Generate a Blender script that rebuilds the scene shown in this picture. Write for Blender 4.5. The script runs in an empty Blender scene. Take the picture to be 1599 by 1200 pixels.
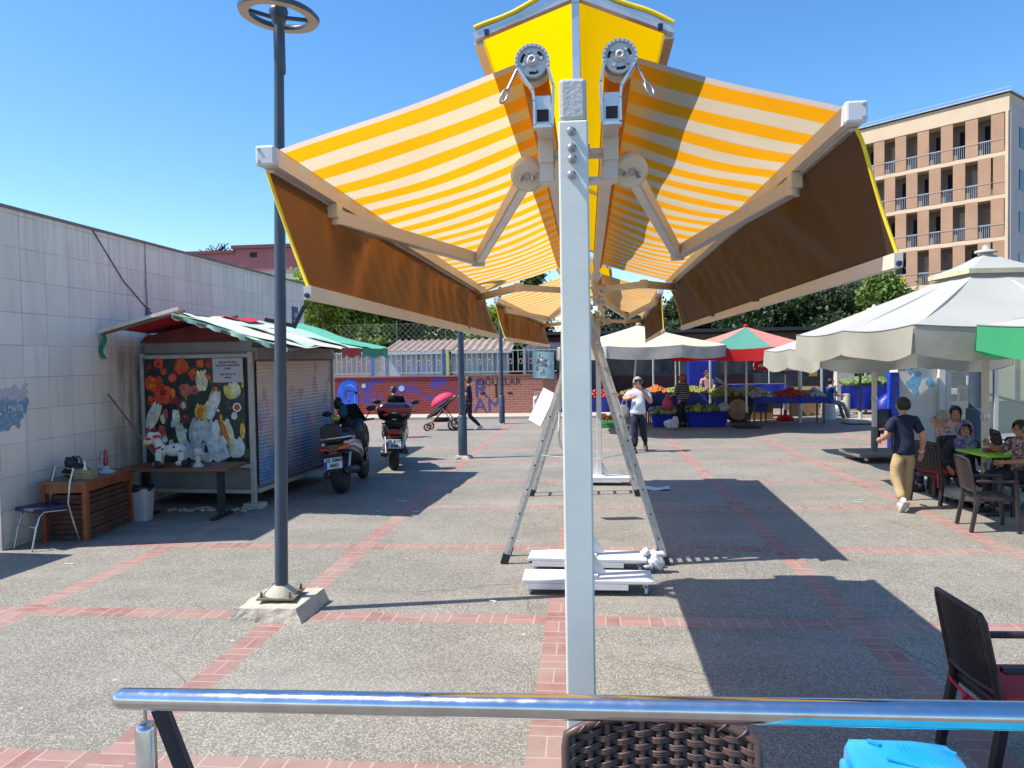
import bpy, bmesh, math, random
from mathutils import Vector, Matrix, noise
import numpy as np
R = math.radians
V = Vector
scene = bpy.context.scene
# ---------------------------------------------------------------- camera, sky, sun, exposure
F_PX, PITCH, YAW, ROLL, CAM_H = 1179.42, .0334, .100429, -.0173363, 2.4
def cam_dir(x, y, f):
    c, s = math.cos(ROLL), math.sin(ROLL); x, y = c*x - s*y, s*x + c*y
    d = V((x, f, y))
    c, s = math.cos(PITCH), math.sin(PITCH); d = V((d.x, c*d.y + s*d.z, -s*d.y + c*d.z))
    c, s = math.cos(YAW), math.sin(YAW); return V((c*d.x - s*d.y, s*d.x + c*d.y, d.z))
def at(u, v, Y):
    d = cam_dir(u - 799.5, 600 - v, F_PX); t = Y/d.y; return V((d.x*t, Y, CAM_H + d.z*t))
def gr(u, v, z=0):
    d = cam_dir(u - 799.5, 600 - v, F_PX); t = (z - CAM_H)/d.z; return V((d.x*t, d.y*t, z))
cam = bpy.data.cameras.new('camera'); camo = bpy.data.objects.new('camera', cam); scene.collection.objects.link(camo)
cam.sensor_width = 36; cam.sensor_fit = 'HORIZONTAL'; cam.lens = 36*F_PX/1599; cam.clip_start = .05; cam.clip_end = 2000
r_, u_, f_ = cam_dir(1, 0, 0), cam_dir(0, 1, 0), cam_dir(0, 0, 1)
camo.matrix_world = Matrix(((r_.x, u_.x, -f_.x, 0), (r_.y, u_.y, -f_.y, 0), (r_.z, u_.z, -f_.z, CAM_H), (0, 0, 0, 1)))
scene.camera = camo
SUN = V((-.68, -.15, 1)).normalized()
world = bpy.data.worlds.new('World'); scene.world = world; world.use_nodes = True
wn = world.node_tree.nodes; wl = world.node_tree.links
sky = wn.new('ShaderNodeTexSky'); sky.sky_type = 'NISHITA'; sky.sun_disc = False
sky.sun_elevation = math.asin(SUN.z); sky.sun_rotation = math.atan2(SUN.x, SUN.y)
sky.altitude = 0; sky.air_density = 1.0; sky.dust_density = .6; sky.ozone_density = 3.0
hs = wn.new('ShaderNodeHueSaturation'); hs.inputs['Saturation'].default_value = 1.27; hs.inputs['Value'].default_value = 1.0
wl.new(sky.outputs[0], hs.inputs['Color']); wl.new(hs.outputs[0], wn['Background'].inputs[0]); wn['Background'].inputs[1].default_value = .15
sl = bpy.data.lights.new('sun', 'SUN'); sl.energy = 5.0; sl.angle = R(.5); sl.color = (1, .93, .82)
so = bpy.data.objects.new('sun', sl); scene.collection.objects.link(so); so.rotation_euler = (-SUN).to_track_quat('-Z', 'Y').to_euler(); so.location = (-20, -5, 30)
scene.view_settings.view_transform = 'Standard'; scene.view_settings.look = 'None'; scene.view_settings.exposure = 0.62; scene.view_settings.gamma = 1
try:
    scene.cycles.max_bounces = 8; scene.cycles.transparent_max_bounces = 16; scene.cycles.caustics_reflective = False; scene.cycles.caustics_refractive = False
except Exception: pass
# ---------------------------------------------------------------- materials
MATS = {}
def hexc(r, g, b):
    f = lambda c: (c/255/12.92 if c/255 <= .04045 else ((c/255 + .055)/1.055)**2.4)
    return (f(r), f(g), f(b))
class NT:
    def __init__(s, name):
        s.m = bpy.data.materials.new(name); s.m.use_nodes = True; s.t = s.m.node_tree; s.n = s.t.nodes; s.l = s.t.links
        s.p = s.n['Principled BSDF']; s.out = s.n['Material Output']
    def new(s, t, **kw):
        n = s.n.new('ShaderNode' + t)
        for k, v in kw.items(): setattr(n, k, v)
        return n
    def put(s, sock, v):
        if hasattr(v, 'is_linked') or hasattr(v, 'links'): s.l.new(v, sock)
        elif v is not None:
            if isinstance(v, (tuple, list)) and len(v) == 3 and sock.type == 'RGBA': v = (*v, 1)
            sock.default_value = v
    def math(s, op, a, b=None, c=None):
        n = s.new('Math', operation=op)
        for i, v in enumerate((a, b, c)):
            if v is not None: s.put(n.inputs[i], v)
        return n.outputs[0]
    def mix(s, f, a, b, typ='MIX'):
        n = s.new('Mix', data_type='RGBA', blend_type=typ)
        s.put(n.inputs[0], f); s.put(n.inputs[6], a); s.put(n.inputs[7], b); return n.outputs[2]
    def noise(s, vec, scale, detail=3, rough=.55, out=0):
        n = s.new('TexNoise'); s.put(n.inputs['Vector'], vec); n.inputs['Scale'].default_value = scale
        n.inputs['Detail'].default_value = detail; n.inputs['Roughness'].default_value = rough; return n.outputs[out]
    def ramp(s, f, lo, hi, a=0., b=1.):
        n = s.new('MapRange'); n.clamp = True; s.put(n.inputs[0], f)
        for i, v in enumerate((lo, hi, a, b)): n.inputs[i + 1].default_value = v
        return n.outputs[0]
    def obj(s): return s.new('TexCoord').outputs['Object']
    def geo(s): return s.new('NewGeometry').outputs['Position']
    def map(s, vec, sc=(1, 1, 1), rot=(0, 0, 0), loc=(0, 0, 0)):
        n = s.new('Mapping'); s.put(n.inputs[0], vec); n.inputs[1].default_value = loc; n.inputs[2].default_value = rot; n.inputs[3].default_value = sc; return n.outputs[0]
    def sep(s, vec): n = s.new('SeparateXYZ'); s.put(n.inputs[0], vec); return n.outputs
    def comb(s, x, y, z=0.):
        n = s.new('CombineXYZ')
        for i, v in enumerate((x, y, z)): s.put(n.inputs[i], v)
        return n.outputs[0]
    def bump(s, h, strength=.3, dist=.01):
        n = s.new('Bump'); n.inputs['Strength'].default_value = strength; n.inputs['Distance'].default_value = dist; s.put(n.inputs['Height'], h)
        s.l.new(n.outputs[0], s.p.inputs['Normal']); return n
    def set(s, col=None, rough=None, metal=None):
        if col is not None: s.put(s.p.inputs['Base Color'], col)
        if rough is not None: s.put(s.p.inputs['Roughness'], rough)
        if metal is not None: s.put(s.p.inputs['Metallic'], metal)
        return s.m
def mat(name, col, rough=.6, metal=0, var=.12, scale=5, bump=0, bscale=60, bdist=.004, dirt=0, dcol=(.12, .1, .08), coat=0, trans=0):
    if name in MATS: return MATS[name]
    t = NT(name); o = t.obj()
    n = t.noise(o, scale, 4)
    f = t.ramp(n, .3, .7, 1 - var, 1 + var)
    c = t.mix(1., (*col, 1), t.comb(f, f, f), 'MULTIPLY')
    if dirt:
        d = t.ramp(t.noise(o, scale*.6, 6, .65), .5, .75, 0, dirt); c = t.mix(d, c, dcol)
    t.set(c, t.ramp(t.noise(o, scale*2.3, 3), .3, .7, max(.03, rough - .08), min(1, rough + .08)), metal)
    if bump: t.bump(t.noise(o, bscale, 3), bump, bdist)
    if coat: t.p.inputs['Coat Weight'].default_value = coat
    if trans:
        tr = t.new('BsdfTranslucent'); t.put(tr.inputs[0], c); mx = t.new('MixShader'); mx.inputs[0].default_value = trans
        t.l.new(t.p.outputs[0], mx.inputs[1]); t.l.new(tr.outputs[0], mx.inputs[2]); t.l.new(mx.outputs[0], t.out.inputs[0])
    MATS[name] = t.m; return t.m
# ---------------------------------------------------------------- mesh builder
C = scene.collection
def frame(d, up=V((0, 0, 1))):
    d = V(d).normalized(); up = V(up)
    if abs(d.dot(up.normalized())) > .98: up = V((1, 0, 0)) if abs(d.x) < .9 else V((0, 1, 0))
    x = d.cross(up).normalized(); return x, x.cross(d).normalized(), d
class MB:
    def __init__(s): s.v = []; s.f = []; s.m = []; s.s = []
    def add(s, vs, fs, mi=0, sm=False):
        b = len(s.v); s.v += [tuple(v) for v in vs]
        for f in fs: s.f.append([b + i for i in f]); s.m.append(mi); s.s.append(sm)
        return s
    def box(s, c, d, rot=None, mi=0, bev=0):
        x, y, z = d[0]/2, d[1]/2, d[2]/2; M = rot if rot is not None else Matrix.Identity(3); c = V(c)
        if isinstance(M, (int, float)): M = Matrix.Rotation(M, 3, 'Z')
        if bev:
            b = min(bev, x*.9, y*.9, z*.9); bm = bmesh.new(); bmesh.ops.create_cube(bm, size=1)
            bmesh.ops.scale(bm, vec=d, verts=bm.verts); bmesh.ops.bevel(bm, geom=bm.edges[:], offset=b, segments=2, affect='EDGES', profile=.5)
            bm.verts.index_update(); vs = [c + M @ v.co for v in bm.verts]; fs = [[v.index for v in f.verts] for f in bm.faces]; bm.free(); return s.add(vs, fs, mi, False)
        vs = [c + M @ V(p) for p in ((-x, -y, -z), (x, -y, -z), (x, y, -z), (-x, y, -z), (-x, -y, z), (x, -y, z), (x, y, z), (-x, y, z))]
        return s.add(vs, [(0, 3, 2, 1), (4, 5, 6, 7), (0, 1, 5, 4), (1, 2, 6, 5), (2, 3, 7, 6), (3, 0, 4, 7)], mi)
    def bar(s, p0, p1, w, h=None, up=(0, 0, 1), mi=0, w1=None, h1=None):
        h = h or w; w1 = w1 or w; h1 = h1 or h; p0, p1 = V(p0), V(p1); x, y, d = frame(p1 - p0, up)
        vs = []
        for p, a, b in ((p0, w, h), (p1, w1, h1)): vs += [p + x*i*a/2 + y*j*b/2 for i, j in ((-1, -1), (1, -1), (1, 1), (-1, 1))]
        return s.add(vs, [(3, 2, 1, 0), (4, 5, 6, 7), (0, 1, 5, 4), (1, 2, 6, 5), (2, 3, 7, 6), (3, 0, 4, 7)], mi)
    def tube(s, pts, r, n=10, cap=True, closed=False, mi=0):
        pts = [V(p) for p in pts]; k = len(pts); rs = r if isinstance(r, (list, tuple)) else [r]*k; vs = []; fs = []; px = None
        for i, p in enumerate(pts):
            a = pts[i - 1] if (i or closed) else p; b = pts[(i + 1) % k] if (i < k - 1 or closed) else p
            d = (b - a).normalized()
            if px is None: x = frame(d)[0]; y = d.cross(x)
            else: x = (px - d*px.dot(d)); x = x.normalized() if x.length > 1e-6 else frame(d)[0]; y = d.cross(x)
            px = x
            vs += [p + (x*math.cos(t) + y*math.sin(t))*rs[i] for t in [2*math.pi*j/n for j in range(n)]]
        for i in range(k if closed else k - 1):
            a, b = i*n, ((i + 1) % k)*n
            fs += [(a + j, a + (j + 1) % n, b + (j + 1) % n, b + j) for j in range(n)]
        s.add(vs, fs, mi, True)
        if cap and not closed: s.add(vs[:n], [list(range(n))[::-1]], mi); s.add(vs[-n:], [list(range(n))], mi)
        return s
    def lathe(s, prof, o=(0, 0, 0), axis=(0, 0, 1), n=20, mi=0, sm=True, cap=True):
        x, y, d = frame(axis); o = V(o); vs = []; fs = []
        for r, h in prof: vs += [o + d*h + (x*math.cos(t) + y*math.sin(t))*r for t in [2*math.pi*j/n for j in range(n)]]
        for i in range(len(prof) - 1): fs += [(i*n + j, i*n + (j + 1) % n, (i + 1)*n + (j + 1) % n, (i + 1)*n + j) for j in range(n)]
        s.add(vs, fs, mi, sm)
        if cap: s.add(vs[:n], [list(range(n))[::-1]], mi); s.add(vs[-n:], [list(range(n))], mi)
        return s
    def prism(s, poly, d, fn=None, mi=0):
        n = len(poly); fn = fn or (lambda a, b, h: V((a, h, b))); d0, d1 = d
        vs = [fn(a, b, d0) for a, b in poly] + [fn(a, b, d1) for a, b in poly]
        return s.add(vs, [list(range(n)), list(range(n, 2*n))[::-1]] + [(i, i + n, (i + 1) % n + n, (i + 1) % n) for i in range(n)], mi)
    def grid(s, fn, nu, nv, mi=0, sm=True):
        vs = [fn(i/nu, j/nv) for i in range(nu + 1) for j in range(nv + 1)]
        return s.add(vs, [(i*(nv + 1) + j, (i + 1)*(nv + 1) + j, (i + 1)*(nv + 1) + j + 1, i*(nv + 1) + j + 1) for i in range(nu) for j in range(nv)], mi, sm)
    def ball(s, c, r, nu=12, nv=8, mi=0, rot=None, jit=0, seed=0):
        r = (r, r, r) if not isinstance(r, (tuple, list)) else r; c = V(c); vs = []; fs = []
        for j in range(nv + 1):
            th = math.pi*j/nv
            for i in range(nu):
                ph = 2*math.pi*i/nu; p = V((math.sin(th)*math.cos(ph), math.sin(th)*math.sin(ph), math.cos(th)))
                k = 1 + (jit*noise.noise(p*1.7 + V((seed*7.1, 0, 0))) if jit else 0); p = V((p.x*r[0], p.y*r[1], p.z*r[2]))*k
                vs.append(c + (rot @ p if rot is not None else p))
        for j in range(nv): fs += [(j*nu + i, (j + 1)*nu + i, (j + 1)*nu + (i + 1) % nu, j*nu + (i + 1) % nu) for i in range(nu)]
        return s.add(vs, fs, mi, True)
    def loft(s, rings, n=14, mi=0, axis='Y', p=2.4):
        vs = []; fs = []
        for (a, c0, c1, h0, h1) in rings:
            for j in range(n):
                t = 2*math.pi*j/n; ct, st = math.cos(t), math.sin(t)
                x = c0 + h0*math.copysign(abs(ct)**(2/p), ct); z = c1 + h1*math.copysign(abs(st)**(2/p), st)
                vs.append((x, a, z) if axis == 'Y' else ((a, x, z) if axis == 'X' else (x, z, a)))
        for i in range(len(rings) - 1): fs += [(i*n + j, i*n + (j + 1) % n, (i + 1)*n + (j + 1) % n, (i + 1)*n + j) for j in range(n)]
        s.add(vs, fs, mi, True); s.add(vs[:n], [list(range(n))], mi); s.add(vs[-n:], [list(range(n))], mi); return s
    def mesh(s, name, mats):
        me = bpy.data.meshes.new(name); me.from_pydata(s.v, [], s.f); mats = mats if isinstance(mats, (list, tuple)) else [mats]
        for m in mats: me.materials.append(m)
        me.polygons.foreach_set('material_index', s.m); me.polygons.foreach_set('use_smooth', s.s)
        bm = bmesh.new(); bm.from_mesh(me); bmesh.ops.recalc_face_normals(bm, faces=bm.faces); bm.to_mesh(me); bm.free(); me.update(); return me
    def build(s, name, mats, parent=None, loc=None, rz=0):
        o = bpy.data.objects.new(name, s.mesh(name, mats)); C.objects.link(o)
        if parent is not None: o.parent = parent
        if loc is not None: o.location = loc
        o.rotation_euler[2] = rz; return o
def tag(o, label=None, cat=None, group=None, kind=None):
    if label: o['label'] = label
    if cat: o['category'] = cat
    if group: o['group'] = group
    if kind: o['kind'] = kind
    return o
def thing(name, label, cat, loc=(0, 0, 0), rz=0, group=None):
    o = bpy.data.objects.new(name, None); C.objects.link(o); o.location = loc; o.rotation_euler[2] = rz; o.empty_display_size = .2
    return tag(o, label, cat, group)
def dup(root, loc, rz=None, label=None, group=None):
    def cp(o, par):
        c = o.copy(); C.objects.link(c)
        if par is not None: c.parent = par
        for ch in list(o.children): cp(ch, c)
        return c
    r = cp(root, None); r.location = loc
    if rz is not None: r.rotation_euler[2] = rz
    if label: r['label'] = label
    if group: r['group'] = group
    return r
def text(name, body, size, m, parent, loc, rot=(R(90), 0, 0), ext=.001, align='CENTER', sx=1, bold=0):
    cu = bpy.data.curves.new(name, 'FONT'); cu.body = body; cu.size = size; cu.extrude = ext; cu.align_x = align; cu.align_y = 'CENTER'; cu.offset = bold
    o = bpy.data.objects.new(name, cu); C.objects.link(o); dg = bpy.context.evaluated_depsgraph_get(); dg.update()
    me = bpy.data.meshes.new_from_object(o.evaluated_get(dg)); bpy.data.objects.remove(o)
    me.materials.clear(); me.materials.append(m); o = bpy.data.objects.new(name, me); C.objects.link(o)
    if parent is not None: o.parent = parent
    o.location = loc; o.rotation_euler = rot; o.scale = (sx, 1, 1); return o
rnd = random.Random(7)
# shared paints
white_paint = mat('white_paint', (.62, .63, .65), .42, 0, .05, 3, .12, 30, .003, .12, (.3, .28, .25))
grey_paint = mat('pale_grey_paint', (.64, .67, .63), .45, 0, .06, 5, .14, 50, .002, .22, (.36, .36, .34))
cream_alu = mat('cream_aluminium', (.66, .61, .54), .4, 0, .05, 3)
alu = mat('brushed_aluminium', (.62, .62, .61), .38, .75, .08, 8, .05, 80)
steel = mat('zinc_steel', (.45, .45, .46), .35, .9, .12, 10)
chrome = mat('polished_steel', (.58, .6, .63), .12, 1, .1, 14, .06, 160, .001, .25, (.3, .29, .27))
black_plastic = mat('black_plastic', (.012, .012, .014), .45, 0, .15, 8)
rubber = mat('rubber', (.018, .018, .02), .8, 0, .2, 12, .2, 80)
blue_plastic = mat('blue_plastic', (.01, .03, .32), .4, 0, .15, 4)
# ================================================================ ground
def ground_material():
    t = NT('exposed_aggregate_paving'); g = t.geo(); x, y, _ = t.sep(g); S = 2.6325
    wob = t.math('MULTIPLY', t.math('SUBTRACT', t.noise(g, .7, 2), .5), .02)
    def dist(c, off):
        a = t.math('ADD', t.math('DIVIDE', t.math('SUBTRACT', c, off), S), 1000.5)
        return t.math('MULTIPLY', t.math('SUBTRACT', t.math('FRACT', a), .5), S)
    dx = t.math('ADD', dist(x, -.2886), wob); dy = t.math('ADD', dist(y, 6.854), wob)
    W = .12
    inx = t.math('LESS_THAN', t.math('ABSOLUTE', dx), W); iny = t.math('LESS_THAN', t.math('ABSOLUTE', dy), W)
    def bond(along, across):
        q = t.math('DIVIDE', along, .262); k = t.math('FLOOR', q); u = t.math('FRACT', q); v = t.math('ADD', t.math('DIVIDE', across, 2*W), .5)
        par = t.math('GREATER_THAN', t.math('FRACT', t.math('MULTIPLY', k, .5)), .25)
        e = t.math('ABSOLUTE', t.math('SUBTRACT', u, .5)); edge = t.math('GREATER_THAN', e, .475)
        midv = t.math('LESS_THAN', t.math('ABSOLUTE', t.math('SUBTRACT', v, .5)), .022); midu = t.math('LESS_THAN', e, .022)
        j = t.math('MAXIMUM', edge, t.math('ADD', t.math('MULTIPLY', par, midv), t.math('MULTIPLY', t.math('SUBTRACT', 1., par), midu)))
        half = t.math('ADD', t.math('MULTIPLY', par, t.math('GREATER_THAN', v, .5)), t.math('MULTIPLY', t.math('SUBTRACT', 1., par), t.math('GREATER_THAN', u, .5)))
        wn_ = t.new('TexWhiteNoise', noise_dimensions='2D'); t.put(wn_.inputs['Vector'], t.comb(k, t.math('ADD', half, t.math('FLOOR', t.math('MULTIPLY', across, 0.))))); 
        return j, wn_.outputs['Value']
    jx, rx = bond(y, dx); jy, ry = bond(x, dy)
    band = t.math('MAXIMUM', inx, iny)
    joint = t.math('ADD', t.math('MULTIPLY', inx, jx), t.math('MULTIPLY', t.math('SUBTRACT', 1., inx), t.math('MULTIPLY', iny, jy)))
    rr = t.math('ADD', t.math('MULTIPLY', inx, rx), t.math('MULTIPLY', t.math('SUBTRACT', 1., inx), ry))
    # aggregate pebbles
    vo = t.new('TexVoronoi'); vo.inputs['Scale'].default_value = 75; t.put(vo.inputs['Vector'], g)
    vcol = t.sep(vo.outputs['Color'])[0]
    n1 = t.noise(g, 130, 2, .6); n2 = t.noise(g, .55, 5, .6); n3 = t.noise(g, 3.2, 4, .6)
    peb = t.mix(t.ramp(vcol, .15, .95), (.1, .093, .082), (.48, .45, .385))
    peb = t.mix(t.ramp(n1, .35, .65), peb, (.265, .25, .22))
    peb = t.mix(t.ramp(vo.outputs['Distance'], .35, .75), peb, (.15, .14, .122))
    big = t.ramp(n2, .3, .7, .84, 1.14); med = t.ramp(n3, .3, .7, .93, 1.07); k = t.math('MULTIPLY', big, med)
    peb = t.mix(1., peb, t.comb(k, k, t.math('MULTIPLY', k, .98)), 'MULTIPLY')
    # cast slab joints
    sl_ = t.math('ADD', t.math('DIVIDE', dx, .438), 100.); sj = t.math('LESS_THAN', t.math('ABSOLUTE', t.math('SUBTRACT', t.math('FRACT', sl_), .5)), .008)
    sl2 = t.math('ADD', t.math('DIVIDE', dy, .438), 100.); sj2 = t.math('LESS_THAN', t.math('ABSOLUTE', t.math('SUBTRACT', t.math('FRACT', sl2), .5)), .008)
    peb = t.mix(t.math('MULTIPLY', t.math('MAXIMUM', sj, sj2), .22), peb, (.27, .255, .225))
    gum = t.new('TexVoronoi'); gum.inputs['Scale'].default_value = 2.3; t.put(gum.inputs['Vector'], g); gs = t.math('LESS_THAN', gum.outputs['Distance'], .045); peb = t.mix(t.math('MULTIPLY', gs, .55), peb, t.mix(t.math('GREATER_THAN', t.sep(gum.outputs['Color'])[0], .6), (.07, .065, .06), (.6, .57, .52)))
    wear = t.ramp(t.noise(t.map(g, (.25, 1.4, 1)), .9, 5, .6), .5, .72, 0, .35); peb = t.mix(wear, peb, (.32, .305, .275))
    ce = t.new('TexVoronoi', feature='DISTANCE_TO_EDGE'); ce.inputs['Scale'].default_value = .55; t.put(ce.inputs['Vector'], t.mix(.12, g, t.noise(g, 2.2, 4, .6, 1))); ck = t.math('MULTIPLY', t.math('LESS_THAN', ce.outputs['Distance'], .0035), t.ramp(t.noise(g, .5, 2), .52, .6)); peb = t.mix(t.math('MULTIPLY', ck, .5), peb, (.08, .075, .07))
    stain = t.ramp(t.noise(g, 1.3, 6, .7), .58, .74, 0, .45); peb = t.mix(stain, peb, (.12, .11, .105))
    brick = t.mix(rr, (.22, .09, .078), (.31, .16, .14))
    brick = t.mix(t.ramp(t.noise(g, 9, 5, .65), .35, .75, 0, .55), brick, (.33, .24, .205))
    brick = t.mix(t.ramp(t.noise(g, .8, 5, .65), .42, .62, 0, .72), brick, (.29, .225, .195))
    brick = t.mix(joint, brick, (.36, .285, .245))
    brick = t.mix(stain, brick, (.16, .1, .09)); col = t.mix(band, peb, brick)
    t.set(col, t.ramp(n1, .3, .7, .7, .95))
    h = t.math('ADD', t.math('MULTIPLY', t.math('SUBTRACT', 1., vo.outputs['Distance']), t.math('SUBTRACT', 1., band)), t.math('MULTIPLY', joint, -.8))
    t.bump(h, .35, .006); return t.m
g = MB().grid(lambda a, b: V((-260 + 520*a, -60 + 520*b, 0)), 40, 40, sm=False).build('ground', ground_material()); tag(g, kind='structure')
pav = mat('dusty_concrete', (.42, .39, .34), .9, 0, .15, 2, .3, 60, .004, .3, (.3, .26, .22))
o = MB().box((-4.9, 31.0, .05), (11.6, 2.2, .1)).build('pavement', pav); tag(o, kind='structure')
terr = mat('terrace_concrete', (.16, .14, .12), .85, 0, .1, 2)
o = MB().box((.6, -1.5, .275), (7.4, 7.04, .55)).build('terrace', terr); tag(o, kind='structure')

# ================================================================ double awning
PX = -.035
def stripe_mat():
    t = NT('striped_awning_canvas'); o = t.obj(); x, y, z = t.sep(o)
    s = t.math('LESS_THAN', t.math('FRACT', t.math('ADD', t.math('DIVIDE', y, .25), .7)), .5)
    c = t.mix(s, (.58, .47, .31), (.76, .32, .004))
    c = t.mix(t.math('LESS_THAN', t.math('ABSOLUTE', y), .072), c, (.55, .45, .38))
    seam = t.math('LESS_THAN', t.math('ABSOLUTE', t.math('SUBTRACT', t.math('FRACT', t.math('ADD', t.math('DIVIDE', y, 1.2), .02)), .5)), .0035)
    c = t.mix(t.math('MULTIPLY', seam, .5), c, (.35, .28, .2))
    f = t.ramp(t.noise(o, 3, 4), .3, .7, .93, 1.04); c = t.mix(1., c, t.comb(f, f, f), 'MULTIPLY')
    t.set(c, .8); wv = t.new('TexWave'); wv.inputs['Scale'].default_value = 160; t.put(wv.inputs['Vector'], o); t.bump(wv.outputs['Fac'], .06, .001)
    tr = t.new('BsdfTranslucent'); t.put(tr.inputs[0], c); mx = t.new('MixShader'); mx.inputs[0].default_value = .62
    t.l.new(t.p.outputs[0], mx.inputs[1]); t.l.new(tr.outputs[0], mx.inputs[2]); t.l.new(mx.outputs[0], t.out.inputs[0]); return t.m
stripe = stripe_mat()
yellow = mat('yellow_hood_canvas', (.82, .5, .0), .8, 0, .04, 2, .05, 200, .001, 0, trans=.6)
def val_mat():
    t = NT('brown_valance_canvas'); o = t.obj(); n = t.ramp(t.noise(o, 3, 4), .3, .7, .9, 1.1)
    t.set(t.mix(1., (.028, .02, .015), t.comb(n, n, n), 'MULTIPLY'), .7); tr = t.new('BsdfTranslucent'); tr.inputs[0].default_value = (.52, .135, .008, 1); mx = t.new('MixShader'); mx.inputs[0].default_value = .17
    t.l.new(t.p.outputs[0], mx.inputs[1]); t.l.new(tr.outputs[0], mx.inputs[2]); t.l.new(mx.outputs[0], t.out.inputs[0]); return t.m
valm = val_mat()
edge_y = mat('yellow_binding', (.85, .6, .02), .7, 0, .1, 20)
navy = mat('navy_plastic_plug', (.01, .015, .09), .4, 0, .1, 9)
cream_disc = mat('cream_cast_cap', (.7, .62, .5), .4, 0, .05, 4)
cast_alu = mat('cast_aluminium', (.56, .57, .56), .45, .35, .08, 12)
opening_dark = mat('painted_opening_dark', (.02, .02, .025), .8, 0, .1, 6)  # flat dark colour painted in for the shade inside openings
lad_alu = mat('worn_ladder_aluminium', (.5, .49, .46), .45, .2, .15, 9, .1, 60, .002, .25, (.2, .18, .16))

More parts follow.
